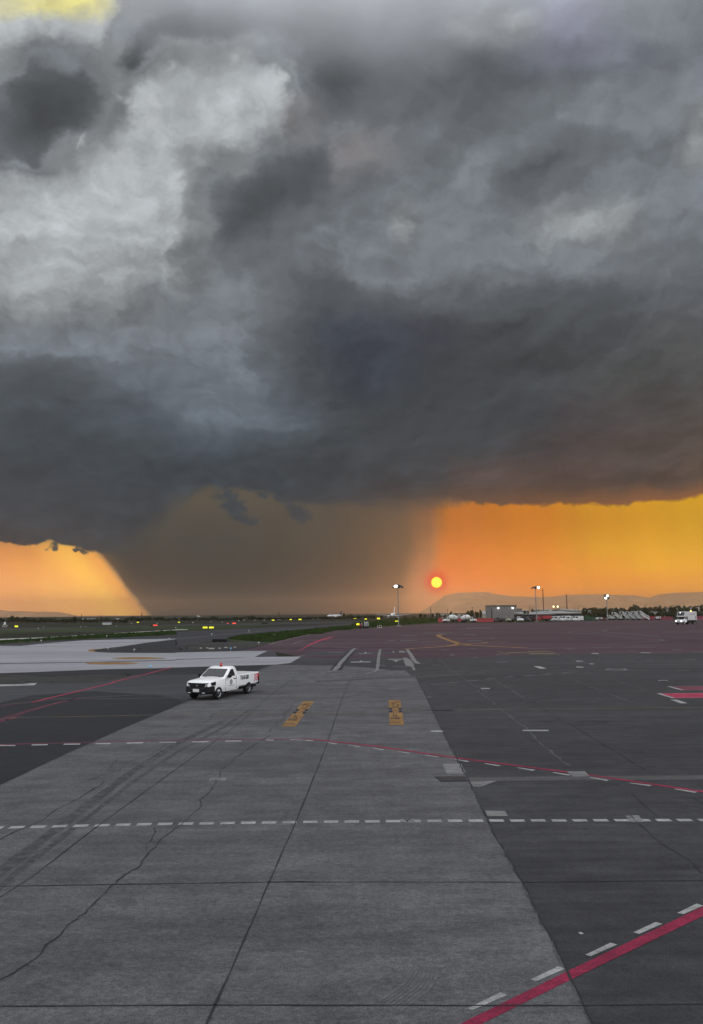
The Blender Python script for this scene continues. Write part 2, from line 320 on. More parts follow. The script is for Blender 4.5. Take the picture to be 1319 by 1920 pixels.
GK = 0.76     # overall paving darkness
class PM:
    """material of pavement: several noises multiplied onto a base colour, all in world metres"""
    def __init__(s, name, col, rough=0.85, spec=0.25):
        s.m = bpy.data.materials.new(name); s.m.use_nodes = True; s.t = s.m.node_tree; s.b = s.t.nodes['Principled BSDF']
        s.b.inputs['Roughness'].default_value = rough; s.b.inputs['Specular IOR Level'].default_value = spec
        g_ = s.t.nodes.new('ShaderNodeNewGeometry'); s.p = g_.outputs['Position']
        c = s.t.nodes.new('ShaderNodeRGB'); c.outputs[0].default_value = tuple(GK * q for q in col) + (1,); s.c = c.outputs[0]; s.h = None
    def noise(s, scale, stretch=(1, 1, 1), detail=5, rough=0.6, rot=0.0, off=(0, 0, 0)):
        mp = s.t.nodes.new('ShaderNodeMapping'); mp.inputs[3].default_value = stretch; mp.inputs[2].default_value = (0, 0, rot); mp.inputs[1].default_value = off
        n = s.t.nodes.new('ShaderNodeTexNoise'); n.inputs['Scale'].default_value = scale; n.inputs['Detail'].default_value = detail; n.inputs['Roughness'].default_value = rough
        s.t.links.new(s.p, mp.inputs[0]); s.t.links.new(mp.outputs[0], n.inputs[0]); return n.outputs[0]
    def mr(s, v, a, b, c, d):
        n = s.t.nodes.new('ShaderNodeMapRange')
        s.t.links.new(v, n.inputs[0])
        for i, q in enumerate((a, b, c, d)): n.inputs[i + 1].default_value = q
        return n.outputs[0]
    def mul(s, v):
        n = s.t.nodes.new('ShaderNodeVectorMath'); n.operation = 'SCALE'; s.t.links.new(s.c, n.inputs[0]); s.t.links.new(v, n.inputs[3]); s.c = n.outputs[0]; return s
    def mod(s, scale, amp, lo=0.35, hi=0.65, **k):
        v = s.noise(scale, **k); s.h = v; return s.mul(s.mr(v, lo, hi, 1 - amp, 1 + amp))
    def spots(s, scale, col, thr, w, amt=1.0, **k):
        v = s.mr(s.noise(scale, **k), thr, thr + w, 0, amt)
        n = s.t.nodes.new('ShaderNodeMix'); n.data_type = 'RGBA'; s.t.links.new(v, n.inputs[0]); s.t.links.new(s.c, n.inputs[6]); n.inputs[7].default_value = tuple(GK * q for q in col) + (1,)
        s.c = n.outputs[2]; return s
    def done(s, bump=0.0, dist=0.01):
        s.t.links.new(s.c, s.b.inputs['Base Color'])
        if bump and s.h:
            bp = s.t.nodes.new('ShaderNodeBump'); bp.inputs['Strength'].default_value = bump; bp.inputs['Distance'].default_value = dist
            s.t.links.new(s.h, bp.inputs['Height']); s.t.links.new(bp.outputs[0], s.b.inputs['Normal'])
        return s.m

class MB:
    def __init__(s): s.v = []; s.f = []; s.T = Matrix.Identity(4); s.smooth = False
    def add(s, vs, fs):
        o = len(s.v); s.v += [tuple(s.T @ Vector(v)) for v in vs]; s.f += [tuple(i + o for i in f) for f in fs]; return s
    def box(s, x0, x1, y0, y1, z0, z1):
        return s.add([(x0,y0,z0),(x1,y0,z0),(x1,y1,z0),(x0,y1,z0),(x0,y0,z1),(x1,y0,z1),(x1,y1,z1),(x0,y1,z1)],
                     [(0,3,2,1),(4,5,6,7),(0,1,5,4),(1,2,6,5),(2,3,7,6),(3,0,4,7)])
    def prism_y(s, pts, y0, y1):      # profile in x,z extruded along y
        n = len(pts); a = [(x, y0, z) for x, z in pts] + [(x, y1, z) for x, z in pts]
        return s.add(a, [tuple(range(n)), tuple(range(2 * n - 1, n - 1, -1))] + [(i, n + i, n + (i + 1) % n, (i + 1) % n) for i in range(n)])
    def prism_x(s, pts, x0, x1):
        n = len(pts); a = [(x0, y, z) for y, z in pts] + [(x1, y, z) for y, z in pts]
        return s.add(a, [tuple(range(n - 1, -1, -1)), tuple(range(n, 2 * n))] + [(i, (i + 1) % n, n + (i + 1) % n, n + i) for i in range(n)])
    def prism_z(s, pts, z0, z1):
        n = len(pts); a = [(x, y, z0) for x, y in pts] + [(x, y, z1) for x, y in pts]
        return s.add(a, [tuple(range(n - 1, -1, -1)), tuple(range(n, 2 * n))] + [(i, (i + 1) % n, n + (i + 1) % n, n + i) for i in range(n)])
    def tube(s, a, b, r0, r1=None, n=10):
        a = Vector(a); b = Vector(b); r1 = r0 if r1 is None else r1
        d = (b - a).normalized(); q = d.to_track_quat('Z', 'Y')
        X = q @ Vector((1, 0, 0)); Y = q @ Vector((0, 1, 0)); vs = []
        for c, r in ((a, r0), (b, r1)):
            for i in range(n):
                t = 2 * math.pi * i / n; vs.append(tuple(c + X * (r * math.cos(t)) + Y * (r * math.sin(t))))
        return s.add(vs, [tuple(range(n - 1, -1, -1)), tuple(range(n, 2 * n))] + [(i, (i + 1) % n, n + (i + 1) % n, n + i) for i in range(n)])
    def rings(s, rings, cap=True, close=True):
        n = len(rings[0]); vs = [p for r in rings for p in r]; fs = []
        for k in range(len(rings) - 1):
            for i in range(n if close else n - 1):
                j = (i + 1) % n; fs.append((k * n + i, k * n + j, (k + 1) * n + j, (k + 1) * n + i))
        if cap: fs += [tuple(range(n - 1, -1, -1)), tuple(range((len(rings) - 1) * n, len(rings) * n))]
        return s.add(vs, fs)
    def lathe(s, prof, c=(0, 0, 0), axis='z', n=16):   # prof: (r, h)
        rs = []
        for r, h in prof:
            ring = []
            for i in range(n):
                t = 2 * math.pi * i / n; a, b = r * math.cos(t), r * math.sin(t)
                p = {'z': (a, b, h), 'x': (h, a, b), 'y': (b, h, a)}[axis]
                ring.append((p[0] + c[0], p[1] + c[1], p[2] + c[2]))
            rs.append(ring)
        return s.rings(rs)
    def build(s, name, m, parent=None, smooth=False, bevel=0.0):
        me = bpy.data.meshes.new(name); me.from_pydata(s.v, [], s.f)
        bm = bmesh.new(); bm.from_mesh(me); bmesh.ops.recalc_face_normals(bm, faces=bm.faces); bm.to_mesh(me); bm.free()
        if smooth:
            for p in me.polygons: p.use_smooth = True
        me.materials.append(m); o = bpy.data.objects.new(name, me); COL.objects.link(o)
        if parent: o.parent = parent
        if bevel:
            md = o.modifiers.new('bevel', 'BEVEL'); md.width = bevel; md.segments = 2; md.limit_method = 'ANGLE'; md.angle_limit = R(40)
        if smooth:
            try: me.set_sharp_from_angle(angle=R(40))
            except Exception: pass
        return o

# ---------------------------------------------------------------- ground sheets
ZOOM = {1:(0,1250,2.638),2:(500,1200,3.769),3:(800,1180,2.541),4:(0,1480,2.638),5:(450,1480,2.931),6:(850,1400,2.812),7:(600,1200,5.995),8:(990,1200,4.009),
        11:(0,1080,3.997),12:(330,1080,3.997),13:(660,1080,3.997),14:(990,1080,4.009)}
def Z(k, pts):
    x0, y0, s_ = ZOOM[k]; return [(x0 + x / s_, y0 + y / s_) for x, y in pts]
LAYER = {'ground': 0, 'far0': 1, 'far': 2, 'base': 3, 'slab': 4, 'patch': 5, 'stain': 6, 'mark': 7, 'mark2': 8, 'mark3': 9, 'crack': 10}
def zl(l): return 0.0014 * LAYER[l]
def poly_mesh(polys, z):
    vs = []; fs = []
    for p in polys:
        o = len(vs); vs += [(q.x, q.y, z) for q in p]; fs.append(tuple(range(o, o + len(p))))
    return vs, fs
def area2(p): return sum(p[i].x * p[(i + 1) % len(p)].y - p[(i + 1) % len(p)].x * p[i].y for i in range(len(p)))
def sheet(name, m, pxpolys, layer, kind='structure'):
    polys = []
    for p in pxpolys:
        q = [G(x, y) if not isinstance(x, Vector) else x for x, y in p]
        if area2(q) < 0: q = q[::-1]
        polys.append(q)
    vs, fs = poly_mesh(polys, zl(layer))
    me = bpy.data.meshes.new(name); me.from_pydata(vs, [], fs)
    bm = bmesh.new(); bm.from_mesh(me); bmesh.ops.triangulate(bm, faces=bm.faces)
    for f in bm.faces:
        if f.normal.z < 0: f.normal_flip()
    bm.to_mesh(me); bm.free()
    me.materials.append(m); o = bpy.data.objects.new(name, me); COL.objects.link(o); o['kind'] = kind; return o
def ribbon(pts, w, jit=0.0, wj=0.0, sub=0):
    """quads of width w metres along ground points"""
    P = [Vector((p.x, p.y, 0)) for p in pts]
    if sub:
        Q = []
        for a, b in zip(P[:-1], P[1:]):
            n = max(1, int((b - a).length / sub))
            for i in range(n):
                q = a.lerp(b, i / n)
                if jit and (i or Q): q = q + Vector((random.uniform(-jit, jit), random.uniform(-jit, jit), 0))
                Q.append(q)
        P = Q + [P[-1]]
    out = []; L = []; Rr = []
    for i, p in enumerate(P):
        d = (P[min(i + 1, len(P) - 1)] - P[max(i - 1, 0)]).normalized(); nrm = Vector((-d.y, d.x, 0))
        ww = w * 0.5 * (1 + random.uniform(-wj, wj)); L.append(p + nrm * ww); Rr.append(p - nrm * ww)
    for i in range(len(P) - 1): out.append([L[i], L[i + 1], Rr[i + 1], Rr[i]])
    return out
def rsheet(name, m, quads, layer):
    return sheet(name, m, [[(q, None) for q in p] for p in quads], layer)
def gp(pts): return [G(x, y) for x, y in pts]
def lines(pxlines, w, **k):
    out = []
    for l in pxlines: out += ribbon(gp(l), w, **k)
    return out
def dashes(pxline, dash, gap, w, n=None):
    P = gp(pxline); out = []; tot = 0
    segs = list(zip(P[:-1], P[1:])); pos = 0.0
    L = sum((b - a).length for a, b in segs)
    def at(t):
        for a, b in segs:
            l = (b - a).length
            if t <= l: return a.lerp(b, t / l)
            t -= l
        return segs[-1][1]
    while pos + dash < L:
        out += ribbon([at(pos), at(pos + dash)], w); pos += dash + gap
    return out

conc = PM('weathered_concrete', (0.098, 0.0965, 0.1005), 0.9).mod(0.12, 0.12, stretch=(0.5, 1, 1)).mod(0.55, 0.18, stretch=(0.3, 1.3, 1)).mod(3.0, 0.14, stretch=(0.28, 1.2, 1), detail=8).mod(0.9, 0.20, detail=8, rough=0.75).mod(14, 0.27, stretch=(0.6, 1, 1), detail=6, rough=0.7).spots(5, (0.035, 0.035, 0.037), 0.70, 0.04, 0.8, stretch=(0.45, 1.6, 1)).spots(1.1, (0.06, 0.06, 0.062), 0.58, 0.16, 0.5, stretch=(0.3, 1, 1), off=(7, 3, 0)).spots(2.2, (0.16, 0.157, 0.157), 0.64, 0.10, 0.4, stretch=(0.10, 1.3, 1), off=(17, 9, 0)).mod(45, 0.32, detail=3).done(0.4)
asph = PM('worn_dark_asphalt', (0.040, 0.040, 0.044), 0.88).mod(0.08, 0.22, stretch=(0.4, 1, 1)).mod(0.4, 0.14, stretch=(0.2, 1.2, 1)).mod(2.6, 0.2, stretch=(0.15, 1.2, 1), detail=6).mod(16, 0.18, stretch=(0.6, 1, 1), detail=6, rough=0.75).spots(0.9, (0.075, 0.073, 0.072), 0.56, 0.2, 0.5, stretch=(0.12, 1, 1), off=(3, 5, 0)).mod(1.3, 0.2, detail=8, rough=0.75).mod(60, 0.35, detail=3).done(0.4)
asph2 = PM('older_grey_asphalt', (0.048, 0.049, 0.056), 0.88).mod(0.1, 0.2, stretch=(0.2, 1, 1)).mod(1.6, 0.2, stretch=(0.1, 1.2, 1), detail=6).mod(14, 0.15, detail=5).done(0.2)
asph3 = PM('fresh_black_asphalt', (0.0165, 0.0175, 0.021), 0.85).mod(0.15, 0.16, stretch=(0.3, 1, 1)).mod(2.2, 0.2, stretch=(0.25, 1.2, 1), detail=6).spots(9, (0.12, 0.12, 0.12), 0.70, 0.05, 0.6).mod(50, 0.25, detail=3).done(0.3)
pink = PM('faded_maroon_apron_coating', (0.056, 0.030, 0.040), 0.88).mod(0.035, 0.28, stretch=(0.25, 1, 1)).mod(0.16, 0.36, stretch=(0.08, 1, 1), detail=6).mod(0.8, 0.2, stretch=(0.1, 1, 1), detail=6).spots(0.12, (0.10, 0.066, 0.078), 0.56, 0.10, 0.8, stretch=(0.1, 1, 1), off=(20, 0, 0)).done()
white = PM('pale_concrete_taxiway', (0.30, 0.30, 0.32), 0.85).mod(0.03, 0.14, stretch=(0.15, 1, 1)).mod(0.15, 0.18, stretch=(0.08, 1, 1), detail=6).mod(1.2, 0.1, stretch=(0.15, 1, 1)).done()
grass = PM('dry_dark_grassland', (0.021, 0.024, 0.015), 0.95, 0.1).mod(0.01, 0.35, stretch=(0.3, 1, 1)).mod(0.06, 0.35, stretch=(0.1, 1, 1), detail=6).spots(0.03, (0.050, 0.047, 0.042), 0.5, 0.12, 0.8, stretch=(0.15, 1, 1)).done()
green = PM('short_green_grass', (0.026, 0.042, 0.013), 0.95, 0.1).mod(0.05, 0.4, stretch=(0.3, 1, 1)).mod(0.5, 0.4, stretch=(0.2, 1, 1), detail=6).spots(0.12, (0.075, 0.072, 0.055), 0.52, 0.12, 0.6, stretch=(0.2, 1, 1)).done()
gravel = PM('grey_gravel_verge', (0.052, 0.051, 0.049), 0.95, 0.1).mod(0.3, 0.3, stretch=(0.2, 1, 1)).mod(3, 0.45, stretch=(0.4, 1, 1), detail=7, rough=0.8).done(0.4)
taxi = PM('dark_taxiway_asphalt', (0.028, 0.029, 0.034), 0.88).mod(0.05, 0.2, stretch=(0.15, 1, 1)).mod(0.4, 0.2, stretch=(0.1, 1, 1), detail=6).done()
def paint(name, col, wear=0.45, sc=7.0):
    return PM(name, col, 0.8).mod(0.8, 0.2).mod(sc, 0.2, stretch=(0.4, 1, 1)).mod(25, 0.25).spots(sc, (0.09, 0.09, 0.092), wear + 0.13, 0.08, 0.75, stretch=(0.35, 1.4, 1)).spots(40, (0.1, 0.1, 0.1), 0.62, 0.08, 0.5).done()
p_white = paint('worn_white_paint', (0.32, 0.32, 0.31), 0.50)
p_dull = paint('dull_grey_white_paint', (0.19, 0.186, 0.182), 0.42)
p_faint = paint('faded_grey_paint', (0.092, 0.09, 0.095), 0.38)
p_red = paint('crimson_line_paint', (0.235, 0.016, 0.050), 0.60)
p_redf = paint('faded_crimson_paint', (0.16, 0.03, 0.055), 0.42)
p_redb = paint('bright_crimson_paint', (0.36, 0.03, 0.07), 0.55)
p_yel = paint('worn_ochre_paint', (0.25, 0.135, 0.045), 0.46)
p_yelf = paint('faded_ochre_line_paint', (0.13, 0.095, 0.055), 0.40)
p_black = mat('black_marking_paint', (0.018, 0.018, 0.022), 0.8, 0.2, var=0.3, scale=5)
seam = mat('dark_joint_sealant', (0.026, 0.026, 0.029), 0.85, 0.15, var=0.3, scale=4)
seam_l = PM('rough_pale_joint_edge', (0.085, 0.082, 0.08), 0.9).mod(9, 0.4).spots(4, (0.04, 0.04, 0.045), 0.55, 0.05).done()

# one sheet to the horizon
big = 13500
o = sheet('ground', grass, [[(Vector((-big, -300, 0)), None), (Vector((big, -300, 0)), None), (Vector((big, 12400, 0)), None), (Vector((-big, 12400, 0)), None)]], 'ground')

# outlines of the concrete slab strip, extended below the frame
strip_R = Z(7, [(1030,335),(1060,370)]) + [(786,1280),(800,1307),(820,1350),(850,1410),(880,1466),(925,1560),(985,1665),(1038,1768),(1110,1920),(1300,2330)]
strip_T = [(545,1247)] + Z(7, [(0,281),(140,282),(300,290),(470,305),(640,320),(730,330),(800,342),(860,344),(960,342)])
strip_L = [(-900,1920),(-500,1700),(-300,1606),(0,1472),(60,1444),(130,1411),(240,1362),(350,1316),(400,1295),(440,1276),(500,1252),(510,1247)]
sheet('asphalt_apron', asph, [[(-2600,1920),(-2600,1262),(0,1264),(200,1256),(330,1252.5),(470,1248.5),(560,1230),(1319,1222),(3200,1214),(3200,1920),(2300,2600),(-2200,2600)]], 'base')
sheet('concrete_slab_apron', conc, [strip_L + strip_T + strip_R + [(400,2600),(-900,2300)]], 'slab')
# black new asphalt left of the slabs and the older band above it
sheet('fresh_asphalt_patch', asph3, [[(-2600,1900),(-1500,1500),(-300,1400),(-120,1345),(0,1318),(60,1304),(170,1296),(300,1303),(350,1316)][::1] + strip_L[7:3:-1] + strip_L[3::-1] + [(-2000,2300)]], 'slab')
sheet('old_asphalt_apron', asph2, [[(-2600,1420),(-1200,1330),(-2600,1262),(0,1262.5),(200,1255),(330,1252),(470,1247.6),(510,1247.6),(500,1252),(440,1276),(400,1295),(350,1316),(300,1303),(170,1296),(60,1304),(0,1318),(-120,1345),(-300,1400)]], 'slab')
sheet('gravel_verge', gravel, [Z(11, [(-600,778),(0,742),(200,752),(330,748),(560,742),(860,742),(1000,738),(880,775),(700,800),(200,806),(-600,830)])], 'patch')
sheet('dark_asphalt_shoulder', asph3, [[(-1600,1264)] + Z(11, [(0,732),(400,716),(800,706),(1319,690)]) + Z(12, [(0,690),(420,672),(700,668),(600,712),(480,735),(0,740)]) + Z(11, [(1100,742),(700,742),(300,750),(0,742),(-600,776)])], 'patch')

# maroon apron
pink_top = Z(12, [(490,562),(700,508),(1000,438),(1090,434),(1200,408),(1319,404)]) + Z(13, [(0,402),(300,376),(700,352),(1319,348)]) + Z(14, [(0,348),(500,335),(1100,326),(1319,322)]) + [(1700,1159.5),(2600,1158)]
pink_bot = [(3200,1213),(1800,1219)] + Z(14, [(1319,574),(900,580),(300,583),(0,590)]) + Z(13, [(1000,606),(480,618),(200,604),(0,612)]) + Z(12, [(1319,622),(940,606),(700,560)])
sheet('maroon_apron', pink, [pink_top + pink_bot], 'slab')
sheet('dark_stand_strip', asph, [Z(7, [(0,206),(250,212),(500,208),(760,196),(930,200),(1040,230),(1100,300),(1050,420)]) + Z(7, [(960,344),(800,344),(730,332),(640,322),(470,307),(300,292),(140,284),(0,283)]) + [(560,1244),(575,1232)]], 'patch')
sheet('dark_stand_strip_upper', asph2, [Z(7, [(-180,150),(-60,132),(370,132),(640,132),(940,135),(960,150),(640,160),(400,166),(0,172),(-160,168)])], 'patch')

# pale taxiway sheet with its dark infield tongue
wt = [(-1400,1264),(-1400,1216),(0,1211)] + Z(11, [(160,524),(400,500),(640,482),(900,476),(1319,470)]) + Z(11, [(1319,474),(1100,500),(900,530),(760,545),(690,552),(672,560),(700,568),(820,575),(1000,577),(1319,577)]) + Z(12, [(0,574),(500,562),(700,556),(640,583),(590,608),(700,606),(940,604),(860,652),(750,664),(600,668),(0,686)]) + Z(11, [(1319,686),(600,710),(0,728)])
sheet('pale_concrete_taxiway', white, [wt], 'slab')
sheet('pale_taxiway_joint_line', p_faint, [Z(12, [(0,622),(420,612),(590,608),(420,616),(0,628)]), Z(11, [(0,652),(600,646),(1319,628),(1319,634),(600,652),(0,660)])], 'stain')
sheet('notch_asphalt', asph2, [Z(12, [(690,560),(636,583),(586,608),(700,606),(760,600),(740,558)])], 'base')
# infield right of the tongue, gravel, grass banks
sheet('dark_infield', asph3, [Z(11, [(1319,474),(1100,500),(900,530),(760,545),(690,552),(672,560),(700,568),(820,575),(1000,577),(1319,577)]) + Z(12, [(0,574),(490,562),(620,520),(400,500),(0,530)]) + [(332,1206)]], 'base')
sheet('infield_gravel', gravel, [Z(12, [(30,524),(150,505),(420,494),(560,490),(720,500),(700,508),(600,528),(440,545),(200,552),(60,548)])], 'slab')
sheet('runway_asphalt', taxi, [Z(11, [(-700,545),(0,512),(300,492),(700,474),(1319,440)]) + Z(12, [(0,420),(500,392),(1000,372),(1319,355)]) + Z(13, [(0,352),(300,344),(300,350),(0,366)]) + Z(12, [(1319,372),(900,410),(500,444),(380,470),(30,524),(0,530)]) + Z(11, [(1319,474),(900,478),(640,484),(400,502),(160,526),(0,530),(-700,548)])], 'base')
sheet('runway_edge_line', p_faint, [Z(12, [(0,470),(350,438),(700,408),(1000,390),(1000,391.5),(700,410),(350,442),(0,474)])], 'mark')
sheet('grass_bank', green, [Z(12, [(380,470),(500,446),(900,412),(1319,376),(1319,404),(1200,408),(1090,434),(1000,438),(720,500),(560,492),(400,484)]), Z(13, [(0,362),(180,340),(400,322),(640,320),(640,350),(300,376),(0,402)]),
     Z(11, [(-500,480),(0,482),(300,468),(700,442),(1319,412),(1319,440),(900,462),(500,478),(0,506),(-500,520)]), Z(12, [(0,380),(300,366),(600,366),(800,374),(500,384),(200,404),(0,416)])], 'far')
sheet('grass_strip_far', green, [Z(11, [(-500,400),(0,402),(500,394),(1319,376),(1319,392),(700,410),(0,432),(-500,440)]), Z(12, [(0,372),(600,350),(1300,338),(1300,344),(600,360),(0,380)]), Z(13, [(0,335),(600,322),(1319,330),(1319,346),(640,350),(0,350)]), Z(14, [(0,335),(1319,318),(1319,324),(500,334),(0,347)])], 'far0')
sheet('far_taxiway_asphalt', taxi, [Z(11, [(-500,392),(0,394),(600,384),(1319,366),(1319,374),(600,390),(0,406),(-500,408)]), Z(12, [(0,362),(500,354),(1319,340),(1319,352),(700,366),(0,374)])], 'base')
sheet('pale_service_road', mat('pale_road_concrete', (0.30, 0.29, 0.27), var=0.2, scale=0.05), [Z(11, [(-500,486),(0,471),(300,461),(700,438),(1319,402),(1319,408),(700,444),(300,466),(0,482),(-500,500)]), Z(12, [(0,400),(90,399),(90,403),(0,406)])], 'slab')

# ---------------------------------------------------------------- joints and cracks
J = []
J += lines([Z(7, [(458,318),(412,420)]) + [(655,1278),(640,1315),(612,1400),(560,1530),(505,1655),(447,1790),(388,1920),(300,2110)]], 0.024, wj=0.5, sub=0.5, jit=0.006)
J += lines([[(588,1250),(540,1280),(500,1310),(455,1352),(390,1400),(279,1480),(190,1545),(60,1645),(0,1684),(-300,1890)]], 0.022, wj=0.5, sub=0.5, jit=0.006)
sheet_j = rsheet('slab_joint_lengthwise', seam, J, 'crack')
J = lines([[(-400,1668),(0,1663),(240,1659),(505,1655),(700,1655),(985,1655)], [(985,1655),(1319,1652),(1500,1650)]], 0.022, wj=0.4, sub=0.4, jit=0.004)
J += lines([[(-400,1890),(0,1888.5),(400,1886),(800,1887),(1090,1887),(1319,1884),(1500,1883)]], 0.02, wj=0.4, sub=0.4, jit=0.004)
J += lines([[(500,1655),(545,1654),(590,1655)]], 0.028, wj=0.5, sub=0.2, jit=0.01)
J += lines([[(-400,1500),(0,1488),(0,1488)][:2]], 0.01)
rsheet('slab_joint_crosswise', seam, J, 'crack')
rsheet('slab_edge_joint', seam, lines([strip_R], 0.028, wj=0.9, sub=0.25, jit=0.018), 'crack')
rsheet('slab_edge_chips', seam_l, lines([[(x - 1.5, y) for x, y in strip_R]], 0.03, wj=0.9, sub=0.3, jit=0.03), 'mark')
rsheet('slab_edge_left', seam, lines([strip_L[1:]], 0.03, wj=0.6, sub=0.5, jit=0.02), 'crack')
K1 = Z(4, [(-300,1060),(-80,990),(0,950),(60,915),(110,885),(180,840),(215,795),(225,770),(300,725),(325,690),(350,665),(420,615),(455,580),(490,540),(540,495),(600,440),(650,405),(695,385),(712,345),(735,315),(770,290),(805,240),(850,210),(900,175),(950,125),(1000,85),(990,55),(1045,10),(1050,-10)])
rsheet('pavement_crack', seam, ribbon(gp(K1[:9]), 0.034, 0.02, 0.7, 0.12) + ribbon(gp(K1[8:20]), 0.026, 0.02, 0.7, 0.12) + ribbon(gp(K1[19:]), 0.017, 0.02, 0.7, 0.15)
  + lines([Z(1, [(1050,605),(1065,575),(1085,545),(1090,520),(1110,500),(1140,480),(1160,455),(1200,430),(1240,400),(1280,375),(1340,340)]), Z(1, [(1010,565),(1020,535),(1050,525)]),
           Z(1, [(390,655),(440,620),(500,590),(515,565),(505,545),(395,582)][:4]), Z(1, [(395,582),(505,540),(590,515),(620,490),(620,478),(680,455),(740,440),(780,415),(820,385),(860,375),(930,350)]),
           Z(1, [(545,500),(560,480),(590,455)]), Z(1, [(905,310),(925,295),(1000,285),(1040,262),(1045,240),(1130,210),(1190,175)]),
           Z(4, [(0,252),(100,200),(200,160),(240,135),(260,110),(370,60),(470,-5)]), Z(4, [(725,300),(730,275),(755,250),(765,215),(760,190)]),
           Z(2, [(20,660),(35,625),(70,610),(75,585),(105,575)]), Z(2, [(105,575),(135,540),(120,520),(165,495),(180,460),(230,420)])], 0.016, wj=0.8, sub=0.25, jit=0.03), 'crack')
rsheet('asphalt_crack', seam, lines([Z(6, [(880,220),(940,250),(985,290),(1050,340),(1075,365)]), Z(6, [(980,410),(1060,480),(1140,540),(1240,600),(1310,670)]),
   Z(3, [(480,340),(560,380),(620,425),(700,460),(780,515),(880,570),(960,620),(1080,695)]), Z(6, [(1260,270),(1330,310)])], 0.018, wj=0.7, sub=0.4, jit=0.03), 'crack')
rsheet('asphalt_seam_worn', p_faint, lines([Z(3, [(240,290),(300,335),(350,375),(400,415),(470,470),(520,520),(590,580),(680,650)]), Z(3, [(55,140),(110,190),(160,220),(200,255),(290,300)]), Z(3, [(330,245),(420,300),(480,340)]),
   Z(3, [(690,235),(820,290),(930,330),(1050,370)]), Z(8, [(430,238),(490,262),(560,280),(640,298),(680,308),(760,335),(900,380)])], 0.05, wj=0.9, sub=0.5, jit=0.06), 'mark')

# tyre marks, stains
stain = PM('dark_rubber_tyre_mark', (0.060, 0.059, 0.062), 0.9).mod(2, 0.2).mod(14, 0.26, stretch=(0.5, 1, 1), detail=6, rough=0.7).spots(4, (0.098, 0.0965, 0.1005), 0.50, 0.10, 0.8, stretch=(1, 1, 1)).done()
scuff = PM('pale_tyre_scuff', (0.118, 0.116, 0.12), 0.9).mod(2, 0.1).mod(14, 0.26, stretch=(0.5, 1, 1), detail=6, rough=0.7).spots(6, (0.092, 0.0905, 0.0945), 0.45, 0.2, 0.9).done()
oil = PM('black_oil_stain', (0.020, 0.020, 0.026), 0.6).mod(1, 0.3).spots(1.2, (0.060, 0.060, 0.064), 0.52, 0.08, 1.0, stretch=(0.3, 1, 1)).done()
rsheet('tyre_mark', stain, lines([[(-80,1692),(0,1636),(60,1590),(150,1522),(250,1446),(330,1396),(420,1352)]], 0.30, wj=0.15, sub=0.5) + lines([[(-60,1712),(40,1630),(150,1545),(245,1470),(330,1412),(420,1364),(470,1330)]], 0.16, wj=0.2, sub=0.5), 'stain')
def fan(pxl, n, sp, w):
    P = gp(pxl); out = []
    for k in range(n):
        Q = []
        for i, p in enumerate(P):
            d = (P[min(i + 1, len(P) - 1)] - P[max(i - 1, 0)]).normalized(); Q.append(p + Vector((-d.y, d.x, 0)) * ((k - n / 2) * sp))
        out += ribbon(Q, w, wj=0.4)
    return out
rsheet('tyre_scuff', scuff, fan(Z(5, [(215,935),(205,985),(150,1020),(60,1060),(0,1085)]), 5, 0.045, 0.028) + fan(Z(5, [(1030,1000),(1015,1040),(980,1090),(900,1150),(830,1200)]), 7, 0.055, 0.04) + fan(Z(5, [(1040,790),(1100,870),(1150,950),(1170,990)]), 3, 0.05, 0.015), 'stain')
def blotch(cx, cy, rx, ry, n=26, rag=0.35):
    return [(cx + rx * math.cos(2 * math.pi * i / n) * (1 + random.uniform(-rag, rag)), cy + ry * math.sin(2 * math.pi * i / n) * (1 + random.uniform(-rag, rag))) for i in range(n)]
sheet('oil_stain', oil, [Z(3, blotch(540,326,70,4)), Z(3, blotch(450,337,60,2.5)), Z(3, blotch(640,440,100,4.5)), Z(3, blotch(800,446,60,6)), Z(3, blotch(860,437,90,3))], 'stain')
spot_m = PM('faint_dark_spot', (0.074, 0.073, 0.076)).mod(3.0, 0.20, stretch=(0.16, 1.2, 1), detail=8).mod(14, 0.26, stretch=(0.5, 1, 1), detail=6, rough=0.7).spots(3, (0.098, 0.0965, 0.1005), 0.48, 0.14, 1.0).done()
sheet('dark_spot_stain', spot_m, [Z(4, blotch(625,560,55,20,20,0.12)), Z(4, blotch(565,862,40,18,20,0.2)), Z(4, blotch(45,555,25,8,16,0.2)), Z(2, blotch(1100,480,60,16)), Z(2, blotch(740,580,60,12)), Z(2, blotch(430,475,50,7))], 'stain')

# ---------------------------------------------------------------- painted markings
sheet('dashed_white_line', p_white, [], 'mark') if False else None
D1 = [(-260,1556),(0,1552.5),(280,1546),(600,1541.5),(860,1539.5),(1319,1538.2),(1500,1538)]
rsheet('dashed_white_line', p_white, dashes(D1, 0.325, 0.145, 0.19), 'mark')
